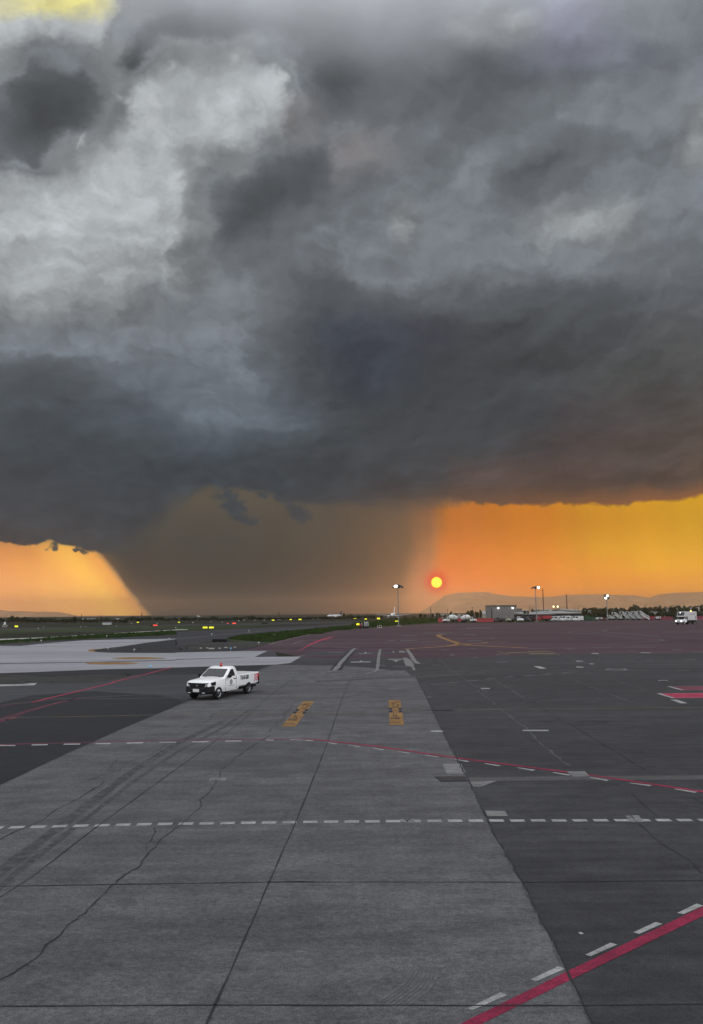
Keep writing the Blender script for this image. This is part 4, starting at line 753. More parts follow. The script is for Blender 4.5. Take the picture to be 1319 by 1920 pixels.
# ---------------------------------------------------------------- the white pickup truck
def pickup():
    A = G(408.2, 1311.5); s_, c_ = 0.40, 0.9165
    hd = Vector((-s_, -c_, 0)); lf = Vector((c_, -s_, 0))         # heading, and the truck's left
    WBF, TR = 0.0, 0.79                                            # origin at front axle centre
    org = A - lf * TR
    t = empty('pickup_truck', org, math.atan2(hd.y, hd.x), 1.0, 'white single-cab pickup truck with black front bumper and red beacon standing on the concrete slabs', 'pickup truck')
    # local frame: x forward (front bumper at +0.93), rear axle at -3.15, y left
    L = [(0.86, 0.50, 0.62, 0.80, 0.90), ]
    # lower body: loft of sections along x.  each: x, z sill, z belt/top at side, half width at sill, half width max, z crown, half width top
    secs = [(0.80, 0.50, 0.93, 0.66, 0.70, 0.97, 0.60), (0.70, 0.46, 1.00, 0.76, 0.80, 1.035, 0.66), (0.35, 0.42, 1.05, 0.82, 0.865, 1.10, 0.70), (-0.25, 0.40, 1.09, 0.83, 0.885, 1.15, 0.72), (-0.62, 0.38, 1.11, 0.83, 0.89, 1.19, 0.74),
            (-0.75, 0.38, 1.12, 0.83, 0.89, 1.16, 0.76), (-1.95, 0.38, 1.16, 0.83, 0.89, 1.165, 0.80), (-2.02, 0.38, 1.17, 0.83, 0.89, 1.175, 0.80)]
    def ring(x, zs, zb, ws, wm, zc, wt):
        pts = [(ws, zs), (wm - 0.01, zs + 0.12), (wm, zs + 0.35 * (zb - zs) + 0.05), (wm - 0.012, zb - 0.10), (wm - 0.05, zb - 0.01), (wt, zb + 0.3 * (zc - zb)), (wt * 0.5, zc), (0, zc + 0.008)]
        full = [(x, y, z) for y, z in pts] + [(x, -y, z) for y, z in reversed(pts[:-1])]
        return full
    b = MB(); b.rings([ring(*s) for s in secs]); body = b.build('body', m_wpaint, t, smooth=True)
    # cargo bed
    bs = [(-2.06, 0.50), (-2.5, 0.50), (-4.0, 0.52), (-4.27, 0.56)]
    b = MB(); rr = []
    for x, zs in bs:
        zt = 1.19 + 0.03 * (-(x) - 2.06) / 2.2
        rr.append([(x, 0.80, zs), (x, 0.875, zs + 0.08), (x, 0.89, 0.85), (x, 0.885, zt - 0.03), (x, 0.865, zt), (x, -0.865, zt), (x, -0.885, zt - 0.03), (x, -0.89, 0.85), (x, -0.875, zs + 0.08), (x, -0.80, zs)])
    b.rings(rr); bed = b.build('cargo_bed', m_wpaint, t)
    def cyl(x, r, y0=-1.2, y1=1.2, z=0.36):
        q = MB(); q.lathe([(r, y0), (r, y1)], (x, 0, z), 'y', 32); return q.build('cutter', m_blackp)
    cutb = MB().box(-4.20, -2.12, -0.80, 0.80, 0.76, 1.6).build('cutter', m_blackp)
    cuta = MB().prism_y([(-2.25, 0.40), (-2.25, 0.66), (-2.33, 0.72), (-2.62, 0.74), (-2.50, 0.40)], 0.70, 1.2).build('cutter', m_blackp)
    boolean(body, [cyl(0.0, 0.44)]); boolean(bed, [cyl(-3.15, 0.44, 0.45, 1.2), cyl(-3.15, 0.44, -1.2, -0.45), cutb, cuta])
    for o_ in (bed,):
        md = o_.modifiers.new('bevel', 'BEVEL'); md.width = 0.012; md.segments = 2; md.limit_method = 'ANGLE'; md.angle_limit = R(35)
    MB().box(-4.18, -2.14, -0.78, 0.78, 0.763, 0.77).build('bed_floor', m_bed, bed)
    MB().box(-2.62, -2.24, 0.60, 0.72, 0.40, 0.74).build('side_vent', m_blackp, bed)
    # cab greenhouse: pillars and roof as one shell with openings filled by glass
    x0, xw, xr0, xr1, x1 = -0.62, -0.60, -1.20, -1.86, -2.02     # cowl, windscreen foot, roof front, roof rear, back foot
    def ghr(z, xf, xb, w): return [(xf, w * 0.93, z), (xf - 0.10, w, z), (xb + 0.06, w, z), (xb, w * 0.93, z), (xb, -w * 0.93, z), (xb + 0.06, -w, z), (xf - 0.10, -w, z), (xf, -w * 0.93, z)]
    b = MB(); b.rings([ghr(1.10, -0.52, -2.01, 0.865), ghr(1.30, -0.80, -1.985, 0.835), ghr(1.60, -1.24, -1.93, 0.745), ghr(1.68, -1.40, -1.89, 0.70), ghr(1.715, -1.55, -1.80, 0.60)])
    cab = b.build('cab', m_wpaint, t, smooth=True)
    def panel(name, pts, m, th=0.012, parent=cab):
        # pts in order; extruded along their normal
        P = [Vector(p) for p in pts]; n = (P[1] - P[0]).cross(P[2] - P[0]).normalized() * th
        q = MB(); k = len(P); q.add([tuple(p - n * 0.5) for p in P] + [tuple(p + n) for p in P], [tuple(range(k - 1, -1, -1)), tuple(range(k, 2 * k))] + [(i, (i + 1) % k, k + (i + 1) % k, k + i) for i in range(k)])
        return q.build(name, m, parent)
    def fr(z):  # front face x of greenhouse at height z
        if z < 1.30: return -0.52 - 0.28 * (z - 1.10) / 0.20
        return -0.80 - 0.44 * (z - 1.30) / 0.30
    def wd(z): return 0.865 - 0.030 * (z - 1.10) / 0.20 if z < 1.30 else 0.835 - 0.09 * (z - 1.30) / 0.30
    yb, yt = wd(1.17) * 0.93 - 0.05, wd(1.585) * 0.93 - 0.05
    wp = []
    panel('windscreen', [(fr(1.17) + 0.004, -yb, 1.17), (fr(1.17) + 0.004, yb, 1.17), (fr(1.30) + 0.004, (yb + yt) / 2 + 0.03, 1.30), (fr(1.585) + 0.004, yt, 1.585), (fr(1.585) + 0.004, -yt, 1.585), (fr(1.30) + 0.004, -(yb + yt) / 2 - 0.03, 1.30)], m_glass)
    for sgn in (1, -1):
        def sp(x, z): return (x, sgn * (wd(z) + 0.001), z)
        pts = [sp(-0.86, 1.17), sp(-1.00, 1.30), sp(-1.24, 1.49), sp(-1.37, 1.555), sp(-1.58, 1.57), sp(-1.66, 1.30), sp(-1.68, 1.19)]
        panel('side_window', pts if sgn < 0 else pts[::-1], m_glass, 0.008)
        # door seam
        MB().box(-1.785, -1.775, sgn * 0.882 - 0.012, sgn * 0.882 + 0.012, 0.44, 1.15).build('door_seam', m_blackp, body)
        MB().box(-0.665, -0.655, sgn * 0.882 - 0.012, sgn * 0.882 + 0.012, 0.46, 1.06).build('door_seam', m_blackp, body)
        MB().box(-1.72, -1.50, sgn * 0.89 - 0.02, sgn * 0.89 + 0.025, 1.005, 1.045).build('door_handle', m_blackp, body, bevel=0.008)
        mr = MB().prism_x([(sgn * 0.87, 1.14), (sgn * 1.06, 1.12), (sgn * 1.10, 1.17), (sgn * 1.10, 1.30), (sgn * 1.06, 1.33), (sgn * 0.93, 1.31)], -0.96, -0.80).build('wing_mirror', m_blackp, cab, bevel=0.02)
        # lamps
        hl = MB().prism_z([(0.735, sgn * 0.52), (0.80, sgn * 0.40), (0.83, sgn * 0.42), (0.80, sgn * 0.66), (0.62, sgn * 0.83), (0.30, sgn * 0.875), (0.28, sgn * 0.86)], 0.0, 0.15)
        hl.v = [(x, y, z + 0.80 + (0.11 if z > 0 else 0.0) * (0.83 - x) * 0.9) for x, y, z in hl.v]
        h_ = hl.build('headlight', m_blackp, body, bevel=0.01)
        MB().prism_z([(0.80, sgn * 0.50), (0.835, sgn * 0.51), (0.80, sgn * 0.66), (0.74, sgn * 0.735), (0.70, sgn * 0.70)], 0.835, 0.885).build('lens', m_lens, h_)
        tl = MB().box(-4.31, -4.12, sgn * 0.87 - 0.03, sgn * 0.87 + 0.03, 0.76, 1.12).build('tail_light', m_redl, bed, bevel=0.01)
        MB().box(-4.298, -4.20, sgn * 0.88 - 0.035, sgn * 0.88 + 0.035, 0.68, 0.92).build('lens', m_blackp, tl)
        # door crest: ring, hexagon bars, and the thin line of writing below
        yy_ = sgn * 0.8935
        q = MB(); n = 28
        for k in range(n):
            a0, a1 = 2 * math.pi * k / n, 2 * math.pi * (k + 1) / n
            q.add([(-1.22 + r * math.cos(a) * 0.85, yy_, 0.86 + r * math.sin(a)) for r, a in ((0.125, a0), (0.125, a1), (0.152, a1), (0.152, a0))], [(0, 1, 2, 3)])
        for (xa, za, xb, zb) in ((-1.29, 0.84, -1.15, 0.84), (-1.29, 0.88, -1.15, 0.88), (-1.29, 0.80, -1.29, 0.92), (-1.15, 0.80, -1.15, 0.92), (-1.29, 0.92, -1.22, 0.965), (-1.22, 0.965, -1.15, 0.92), (-1.29, 0.80, -1.22, 0.755), (-1.22, 0.755, -1.15, 0.80)):
            q.tube((xa, yy_, za), (xb, yy_, zb), 0.008, n=5)
        q.build('door_crest', m_navy, body)
        MB().box(-1.55, -0.90, yy_ - 0.002, yy_ + 0.002, 0.655, 0.675).build('door_stripe', m_dkm, body)
        q = MB()
        for r_ in range(5):
            for c__ in range(3):
                if (r_ + c__) % 2 == 0 and True:
                    x_ = -4.10 + c__ * 0.115; z_ = 0.70 + r_ * 0.085
                    q.box(x_, x_ + 0.115, sgn * 0.8905 - 0.003, sgn * 0.8905 + 0.003, z_, z_ + 0.085)
        q.build('checker_marking', m_red, bed)
        tx = text_mesh('TAS-05-GBN', 'unit_number', m_navy, bed, (-2.20 if sgn > 0 else -2.98, sgn * 0.894, 0.885), (-1 * sgn, 0, 0) if sgn > 0 else (1, 0, 0), (0, 0, 1), 0.92, 0.25, 0.004, 0.03)
    # the lettering reads front-to-back on the left side
    # front: grille, bumper, plate, fog lamps
    MB().prism_x([(-0.56, 0.94), (0.56, 0.94), (0.48, 0.74), (0.34, 0.60), (-0.34, 0.60), (-0.48, 0.74)], 0.70, 0.855).build('grille', m_blackp, body, bevel=0.015)
    b = MB(); rr = []
    for y, xf in ((-0.90, 0.48), (-0.84, 0.70), (-0.6, 0.88), (-0.3, 0.93), (0.3, 0.93), (0.6, 0.88), (0.84, 0.70), (0.90, 0.48)):
        z0 = 0.34 if abs(y) < 0.7 else 0.40; z1 = 0.66 if abs(y) < 0.5 else 0.78
        rr.append([(0.44, y * 0.98, z0), (xf - 0.06, y, z0), (xf, y, z0 + 0.08), (xf, y, z1 - 0.05), (xf - 0.04, y, z1), (0.44, y * 0.98, z1)])
    b.rings(rr); bp_ = b.build('front_bumper', m_blackp, t)
    MB().box(0.93, 0.945, -0.20, 0.20, 0.475, 0.635).build('licence_plate', m_plate, bp_)
    for y in (-0.46, 0.46): MB().box(0.88, 0.915, y - 0.09, y + 0.09, 0.405, 0.445).build('fog_lamp', m_lens, bp_)
    q = MB(); q.lathe([(0.055, 0.85), (0.055, 0.865), (0.04, 0.87), (0.04, 0.85)], (0, 0, 0.80), 'x', 18); q.box(0.85, 0.868, -0.06, 0.06, 0.79, 0.81); q.build('badge', m_steel, body)
    MB().box(0.60, 0.615, -0.015, 0.015, 1.03, 1.05).build('hood_ornament', m_steel, body)
    rb = MB().box(-4.42, -4.22, -0.86, 0.86, 0.50, 0.64).build('rear_bumper', m_blackp, t, bevel=0.02)
    MB().box(-4.296, -4.275, -0.76, 0.76, 0.70, 1.17).build('tailgate', m_wpaint, t, bevel=0.006)
    MB().box(-4.25, 0.55, -0.72, 0.72, 0.34, 0.52).build('chassis', m_blackp, t)
    MB().box(-4.15, -2.2, -0.7, 0.7, 0.5, 0.74).build('bed_underside', m_blackp, t)
    MB().box(-0.40, 0.44, -0.70, 0.70, 0.45, 0.90).build('wheel_well', m_blackp, t)
    for x in (-3.15,):
        for sgn in (1, -1): MB().box(x - 0.50, x - 0.46, sgn * 0.84 - 0.10, sgn * 0.84 + 0.02, 0.20, 0.62).build('mud_flap', m_blackp, t)
    for x in (0.0, -3.15):
        for sgn in (1, -1): wheel(t, x, sgn * 0.78, 0.355, 0.215, sgn)
    q = MB(); q.lathe([(0.085, 1.70), (0.085, 1.735), (0.07, 1.74)], (-1.50, 0.0, 0), 'z', 16); bc = q.build('beacon', m_blackp, t)
    q = MB(); q.lathe([(0.075, 1.735), (0.078, 1.86), (0.06, 1.90), (0.01, 1.91)], (-1.50, 0.0, 0), 'z', 16); q.build('lens', m_redl, bc, smooth=True)
    # steering wheel and driver seat seen through glass are too dark to show; wipers
    for y in (-0.45, 0.15): MB().tube((-0.60, y, 1.185), (-0.64, y + 0.45, 1.20), 0.008).build('wiper', m_blackp, cab)
    return t
pk = pickup()

# ---------------------------------------------------------------- the high-loader truck on the right
def loader_truck():
    base = G(1287.5, 1170.8); sc = 1.27
    t = empty('catering_truck', base, R(180 + 32), sc, 'white high-loader truck with a raised front platform and lit amber beacon at the right', 'truck')
    # x forward, front at +3.4, rear -3.0
    def pan(name, m, parent, fn): b = MB(); fn(b); return b.build(name, m, parent)
    MB().box(-3.2, 2.9, -0.5, 0.5, 0.45, 0.75).build('chassis', m_blackp, t)
    b = MB(); b.prism_y([(-3.1, 0.0), (0.95, 0.0), (0.95, 2.25), (-3.1, 2.25)], -1.15, 1.15); b.v = [(x, y, z + 1.15) for x, y, z in b.v]
    bx = b.build('box_body', m_whiteb, t, bevel=0.03)
    # front cabin section over the driver's cab with slanting front
    b = MB(); b.prism_y([(0.96, 2.05), (2.35, 2.05), (1.75, 3.36), (0.96, 3.36)], -1.12, 1.12); fc = b.build('front_section', m_whiteb, t, bevel=0.02)
    b = MB(); b.prism_y([(2.22, 2.35), (1.80, 3.22), (1.88, 3.24), (2.30, 2.37)], -0.95, 0.95); b.build('front_opening', m_dkm, fc)
    b = MB(); b.prism_y([(1.15, 2.3), (2.05, 2.3), (1.62, 3.1), (1.15, 3.1)], 1.10, 1.135); b.build('side_opening', m_whiteb, fc)
    MB().box(1.0, 3.1, -1.2, 1.2, 1.98, 2.05).build('platform', m_dkm, t)
    for y in (-1.15, 1.15):
        q = MB(); q.tube((3.05, y, 2.05), (3.05, y, 2.6), 0.02, n=6); q.tube((2.2, y, 2.6), (3.05, y, 2.6), 0.02, n=6); q.build('handrail', m_steel, t)
    # driver's cab and bonnet
    b = MB(); b.prism_y([(1.05, 0.70), (1.05, 1.95), (1.75, 1.95), (2.15, 1.42), (3.15, 1.22), (3.32, 1.05), (3.32, 0.62), (2.95, 0.55), (1.6, 0.55)], -0.98, 0.98); cb = b.build('cab', m_wpaint, t, bevel=0.04)
    b = MB(); b.prism_y([(1.80, 1.90), (2.13, 1.46), (2.17, 1.48), (1.84, 1.92)], -0.86, 0.86); b.build('windscreen', m_glass, cb)
    for s_ in (1, -1):
        MB().prism_y([(1.22, 1.42), (1.22, 1.84), (1.68, 1.84), (1.95, 1.45)], s_ * 0.985 - 0.006, s_ * 0.985 + 0.006).build('side_window', m_glass, cb)
        MB().box(3.30, 3.35, s_ * 0.78 - 0.14, s_ * 0.78 + 0.14, 0.76, 0.98).build('headlight', m_hl, cb)
        MB().box(1.0, 1.05, s_ * 1.05 - 0.08, s_ * 1.05 + 0.08, 1.3, 1.8).build('wing_mirror', m_blackp, cb)
        wheel(t, 2.45, s_ * 0.90, 0.42, 0.26, s_, m_whiteb); wheel(t, -1.7, s_ * 0.88, 0.42, 0.42, s_, m_whiteb)
        MB().box(-2.6, 0.9, s_ * 1.0 - 0.03, s_ * 1.0 + 0.03, 0.62, 1.05).build('side_skirt', m_blackp, t)
        q = MB()
        for r_ in range(5):
            for c__ in range(3):
                if (r_ + c__) % 2 == 0: q.box(-2.95 + c__ * 0.24, -2.71 + c__ * 0.24, s_ * 1.153 - 0.004, s_ * 1.153 + 0.004, 1.42 + r_ * 0.17, 1.59 + r_ * 0.17)
        q.build('checker_marking', mat('maroon_marking', (0.16, 0.02, 0.06), 0.6), bx)
        q = MB(); q.box(-2.0, 0.55, s_ * 1.153 - 0.003, s_ * 1.153 + 0.003, 2.66, 2.78); q.box(-2.2, -1.95, s_ * 1.153 - 0.003, s_ * 1.153 + 0.003, 2.52, 2.92); q.build('side_stripe', mat('faded_mauve_stripe', (0.22, 0.10, 0.13), 0.7), bx)
        q = MB(); q.box(-0.1, 0.4, s_ * 1.153 - 0.003, s_ * 1.153 + 0.003, 1.6, 1.66); q.build('small_notice', mat('grey_notice_ink', (0.10, 0.10, 0.10), 0.7), bx); q = MB(); q.box(-2.95, -2.7, s_ * 1.153 - 0.003, s_ * 1.153 + 0.003, 2.75, 2.88); q.build('small_notice', mat('grey_notice', (0.10, 0.10, 0.10), 0.7), bx)
    MB().box(3.325, 3.34, -0.55, 0.55, 0.82, 1.04).build('grille', m_steel, cb)
    MB().box(3.05, 3.45, -1.05, 1.05, 0.42, 0.66).build('front_bumper', m_blackp, cb)
    MB().box(-3.55, -3.1, -0.9, 0.9, 0.58, 0.66).build('rear_step', m_dkm, t)
    q = MB(); q.lathe([(0.10, 3.40), (0.12, 3.52), (0.08, 3.64)], (-1.4, 0.6, 0), 'z', 10); q.build('beacon', m_amber, t)
    q = MB(); q.box(1.92, 2.06, -0.35, -0.15, 3.0, 3.16); q.build('work_light', m_hl, fc)
loader_truck()

# ---------------------------------------------------------------- floodlight masts
def place(px, py): p = G(px, py); return p, p.y / F      # ground point and metres per photo pixel there
def mast(px, py, ytop, xl, xr, lit, label, square=False):
    p, k = place(px, py); H = (hor(px) - ytop) * k + CAMH
    t = empty('floodlight_mast', p, 0, 1, label, 'floodlight mast', 'floodlight masts along the apron edge')
    q = MB(); q.tube((0, 0, 0), (0, 0, H), 1.0 * k * 0.95, 0.7 * k, 10); pole = q.build('pole', m_galv, t)
    MB().box(-0.9, 0.9, -0.9, 0.9, 0, 0.35).build('foot', m_galv, t)
    w0, w1 = (xl - px) * k, (xr - px) * k
    if square:
        q = MB(); z0, z1 = H, H + 9 * k
        for z in (z0, (z0 + z1) / 2, z1): q.box(w0, w1, -0.12, 0.12, z - 0.12, z + 0.12)
        for x in (w0, w1): q.box(x - 0.12, x + 0.12, -0.12, 0.12, z0, z1)
        q.build('lamp_frame', m_dkm, t)
        cells = [(0.30, 0.25), (0.72, 0.25), (0.30, 0.75), (0.72, 0.75)]
        for i, (a, b) in enumerate(cells):
            x = w0 + (w1 - w0) * a; z = z0 + (z1 - z0) * b
            MB().box(x - 1.3 * k, x + 1.3 * k, -0.5, 0.25, z - 1.2 * k, z + 1.2 * k).build('floodlight', m_lamp if i in (0, 3) else m_dkm, t)
    else:
        q = MB(); q.lathe([(0.3, H - 0.1), (abs(w1) * 0.72, H + 0.15), (abs(w1) * 0.72, H + 0.55), (0.3, H + 0.8)], (0, 0, 0), 'z', 14); q.build('lamp_ring', m_dkm, t)
        n = 6
        for i in range(n):
            a = 2 * math.pi * i / n + 0.35; x = math.cos(a) * max(abs(w0), w1) * 0.85; y = math.sin(a) * 1.2
            f = MB(); f.T = Matrix.Translation((x, y, H)) @ Matrix.Rotation(a, 4, 'Z') @ Matrix.Rotation(R(35), 4, 'Y'); f.box(-0.75, 0.55, -0.5, 0.5, -0.14, 0.16)
            f.build('floodlight', m_dkm, t)
        for x in lit:
            f = MB(); f.lathe([(0.01, -0.30), (2.1 * k, -0.25), (2.1 * k, 0.05), (0.01, 0.1)], ((x - px) * k, -1.35, H + 0.1), 'y', 14); f.build('floodlight', m_lamp, t)
        q = MB(); q.tube((0, 0, H), (0, 0, H + 0.5 + 2 * k), 0.08, n=5); q.build('lightning_rod', m_dkm, t)
mast(747.8, 1174.3, 1100.8, 738.5, 755.5, (742.5, 744.5), 'tall floodlight mast left of the sun with its left lamps lit white')
mast(1006.8, 1165.2, 1103.0, 999.5, 1013, (1011.3,), 'floodlight mast in front of the long pale shed with one lamp lit on its right')
mast(1139.8, 1162.2, 1124.2, 1135.6, 1144.6, (), 'floodlight mast beside the passenger stairs with a square frame of lamps on top', True)

# radio towers and poles
def lattice(px, pyb, ytop, w, label):
    p, k = place(px, pyb); H = (hor(px) - ytop) * k + CAMH
    q = MB(); hw = w * k / 2; n = max(6, int(H / (4 * w * k)))
    for sx, sy in ((1, 1), (1, -1), (-1, 1), (-1, -1)): q.tube((sx * hw, sy * hw, 0), (sx * hw * 0.5, sy * hw * 0.5, H), 0.13 * k + 0.05, n=4)
    for i in range(n):
        z0, z1 = H * i / n, H * (i + 1) / n; a = hw * (1 - 0.5 * i / n); b_ = hw * (1 - 0.5 * (i + 1) / n); s_ = 1 if i % 2 else -1
        q.tube((-a * s_, -a, z0), (b_ * s_, -b_, z1), 0.10 * k + 0.03, n=4); q.tube((-a * s_, a, z0), (b_ * s_, b_, z1), 0.10 * k + 0.03, n=4)
    t = empty('radio_tower', p, 0, 1, label, 'radio tower', 'radio towers behind the apron')
    q.build('lattice', mat('rusty_red_tower', (0.16, 0.06, 0.04), 0.8) if px > 900 else m_dkm, t)
    MB().tube((0, 0, H), (0, 0, H + 3 * k), 0.08 * k + 0.03, n=5).build('antenna', m_dkm, t)
lattice(1020.4, 1158, 1105, 1.6, 'slim red lattice radio tower just right of the floodlight mast by the long shed')
lattice(1064.3, 1157, 1115, 2.0, 'red lattice radio tower standing over the right part of the long shed')
lattice(808.5, 1163, 1139, 1.2, 'thin dark lattice mast below the sun')
lattice(266, 1157, 1149, 1.6, 'small lattice mast on the far field at the foot of the orange gap')
lattice(523, 1157, 1148, 2.2, 'faint lattice tower above the dark tree line in the middle')
def pole(px, pyb, ytop, label, cat='pole', lamp=None, arm=False, name='utility_pole', group='poles behind the apron'):
    p, k = place(px, pyb); H = max(2.0, (hor(px) - ytop) * k + CAMH)
    t = empty(name, p, 0, 1, label, cat, group)
    MB().tube((0, 0, 0), (0, 0, H), 0.35 * k, 0.25 * k, 6).build('pole', m_dkm, t)
    if arm: MB().box(-2.2 * k, 2.2 * k, -0.1, 0.1, H - 1.2 * k, H - 0.7 * k).build('crossarm', m_dkm, t)
    if lamp: MB().lathe([(0.01, -0.3), (lamp * k, -0.2), (lamp * k, 0.2), (0.01, 0.3)], (0, 0, H), 'y', 10).build('lamp', m_lampw, t)
for px, yb, yt, lab in ((840,1160,1142,'thin pole over the small roofs left of the concrete mixers'), (887,1162,1138,'pole among the trees left of the grey hangar'), (1085,1158,1140,'thin pole at the right end of the long shed'), (690,1158,1150,'small post on the far field left of the tall floodlight mast'),
                        (1130,1163,1147,'short pole left of the square-framed floodlight mast'), (1212,1152,1134,'thin pole on the horizon above the passenger stairs'), (1263,1152,1134,'thin pole on the horizon above the high-loader truck')):
    pole(px, yb, yt, lab, arm=True)
for px, lab in ((1002,'leftmost small pole right of the grey hangar'),(994,'small pole close to the grey hangar annex'),(1099,'small pole over the dark trees right of the long shed'),(1158,'small pole above the leftmost big stairs')):
    pole(px, 1157, 1137, lab)
for px, lab in ((1039.3,'left one of two lit street lamps between the radio towers'), (1047.0,'right one of two lit street lamps between the radio towers')):
    pole(px, 1156, 1137.5, lab, 'street lamp', lamp=1.1, name='street_lamp', group='lit street lamps between the radio towers')
pole(921.0, 1156, 1141, 'lit street lamp at the left corner of the grey hangar', 'street lamp', lamp=1.0, name='street_lamp')

# ---------------------------------------------------------------- buildings
def hangar():
    p, k = place(945.5, 1161.2); t = empty('hangar', p, 0, 1, 'grey flat-roofed hangar with two lit lamps under its roof edge', 'building')
    X = lambda px: (px - 945.5) * k; H = (hor(945) - 1136.5) * k + CAMH
    w = MB().box(X(921.8), X(969.4), 0, 20, 0, H).build('wall', m_wall, t)
    MB().box(X(921.4), X(969.8), -0.4, 20.4, H + 0.002, H + 0.5).build('roof', m_dkm, t)
    for px in (935.2, 962): MB().lathe([(0.01, -0.9), (1.2 * k, -0.8), (1.2 * k, -0.5), (0.2, -0.4)], (X(px), 0, H - 1.3), 'y', 12).build('wall_lamp', m_lamp, t)
    MB().box(X(921.9), X(924), -0.05, 0, 0.2, H - 1.5).build('dark_bay', m_dkm, w)
    q = MB()
    for i in range(9): q.box(X(926 + i * 5), X(926.25 + i * 5), -0.04, 0, 0.2, H - 0.4)
    q.build('panel_joints', mat('wall_joint_grey', (0.10, 0.10, 0.095)), w)
    MB().tube((X(923), 1, H), (X(923), 1, H + 5 * k), 0.06, n=5).build('antenna', m_dkm, t); MB().tube((X(940), 1, H), (X(940), 1, H + 8 * k), 0.05, n=5).build('antenna', m_dkm, t)
    a = empty('hangar_annex', p + Vector((X(969.6), 0.0, 0)), 0, 1, 'low grey annex with one window on the right side of the hangar', 'building')
    H2 = (hor(975) - 1142) * k + CAMH; wa = MB().box(0.1, X(980) - X(969.6), 1, 16, 0, H2).build('wall', m_wall, a)
    MB().box(0.11, X(980.3) - X(969.6), 0.8, 16.2, H2 + 0.002, H2 + 0.3).build('roof', m_dkm, a)
    MB().box(1.6, 2.8, 0.95, 1.0, H2 - 4, H2 - 2.6).build('window', m_glass, wa)
hangar()
def shed(name, x0, x1, yb, yt, depth, wm, rm, label, gable=0.0, roofpx=1.0, cat='building', group=None, win=0):
    p, k = place((x0 + x1) / 2, yb); w = (x1 - x0) * k / 2; H = max(1.5, (hor((x0 + x1) / 2) - yt) * k + CAMH)
    t = empty(name, p, 0, 1, label, cat, group)
    eave = H - roofpx * k
    wl = MB().box(-w, w, 0, depth, 0, eave).build('wall', wm, t)
    q = MB()
    if gable: q.prism_x([(-0.5, eave + 0.01), (depth / 2, H + gable * k), (depth + 0.5, eave + 0.01)], -w - 0.4, w + 0.4)
    else: q.prism_x([(-0.6, eave + 0.01), (-0.6, eave + 0.3 * k), (depth + 0.4, H), (depth + 0.4, eave + 0.01)], -w - 0.4, w + 0.4)
    q.build('roof', rm, t)
    for i in range(win):
        x = -w + (i + 0.5) * 2 * w / win; MB().box(x - 0.8, x + 0.8, -0.05, 0.0, eave * 0.45, eave * 0.75).build('window', m_glass, wl)
    return t
m_canopy = mat('dark_open_shed', (0.03, 0.03, 0.032), 0.9)
m_cream = mat('cream_wall', (0.30, 0.27, 0.22), 0.85, var=0.1, scale=0.5)
m_brick = mat('terracotta_wall', (0.16, 0.085, 0.06), 0.85, var=0.2, scale=0.5)
shed('cargo_shed', 987, 1040, 1163, 1147.3, 30, m_canopy, m_roof, 'long low cargo shed with a pale roof right of the hangar', roofpx=4.5)
shed('cargo_shed', 1040.5, 1090, 1162.5, 1145.2, 40, m_canopy, m_roof, 'long low cargo shed with a pale roof behind the row of white vans', roofpx=5)
shed('warehouse', 1072, 1098, 1160, 1142, 30, m_cream, m_roof, 'higher pale warehouse at the right end of the cargo sheds', roofpx=3)
shed('small_house', 906, 920, 1158.5, 1147.5, 12, m_cream, m_roof, 'small pale house with a sloping roof at the left foot of the hangar', gable=2, roofpx=4)
shed('guard_hut', 192.5, 206, 1171.3, 1165.2, 3.2, m_plate, m_dkm, 'little white and red hut with a dark flat roof on the left field', roofpx=1.2)
rnd = random.Random(11)
k_ = 0
wl_ = ['white', 'cream', 'grey', 'terracotta']
for (x0, x1, yb, yt, c, lab) in [(828,838,1158.5,1152,1,'leftmost low cream house below the sun'), (841,853,1158,1150.5,2,'grey house behind the left concrete mixer'), (862,872,1158,1152,0,'tiny white house behind the right concrete mixer'), (812,822,1158,1153,2,'grey house just right of the thin dark lattice mast'),
    (984,992,1157,1144,2,'narrow grey house between hangar annex and long shed'), (1003,1016,1156,1142.5,1,'cream house over the roof of the long shed by the floodlight mast'), (1020,1036,1156,1143.5,0,'white house over the long shed left of the two street lamps'), (1050,1062,1156,1141.5,3,'terracotta house left of the second radio tower'),
    (1100,1112,1156,1144,2,'grey house among trees right of the warehouse'), (1126,1136,1155,1143,0,'white house behind the green netting'), (1150,1166,1154.5,1141.5,0,'pale house over the leftmost passenger stairs'), (1172,1184,1155,1143,1,'cream house over the middle passenger stairs'),
    (1196,1204,1155,1144,2,'grey house over the last passenger stairs'), (1214,1222,1155,1143,3,'terracotta house right of the passenger stairs'), (1226,1246,1156,1141.5,2,'long grey building left of the high-loader truck'), (1232,1252,1158,1145.5,0,'pale shed just left of the high-loader truck'), (1262,1274,1155,1139.5,1,'cream house rising left behind the high-loader truck'),
    (1284,1296,1154.5,1138.5,3,'terracotta house behind the high-loader truck box'), (1304,1319,1156,1140,0,'pale house at the right edge behind the truck'), (1318,1334,1155.5,1138,2,'grey house cut by the right edge')]:
    shed('house', x0, x1, yb, yt, 14, [m_whiteb, m_cream, m_wall, m_brick][c], [m_roof, m_wall][(c + k_) % 2], lab, gable=0.8 if k_ % 3 == 0 else 0, roofpx=1.6, cat='house', group='houses beyond the apron', win=3); k_ += 1
for x0, x1, lab in ((150, 155, 'leftmost tiny pale hut before the left trees'), (160, 166, 'tiny pale hut left of the white and red hut'), (170, 178, 'low pale hut nearest the white and red hut'), (215, 222, 'tiny pale hut right of the white and red hut')):
    shed('far_hut', x0, x1, 1161.5, 1158.2 + 3, 5, m_whiteb, m_roof, lab, roofpx=0.5, cat='hut', group='huts on the left field')
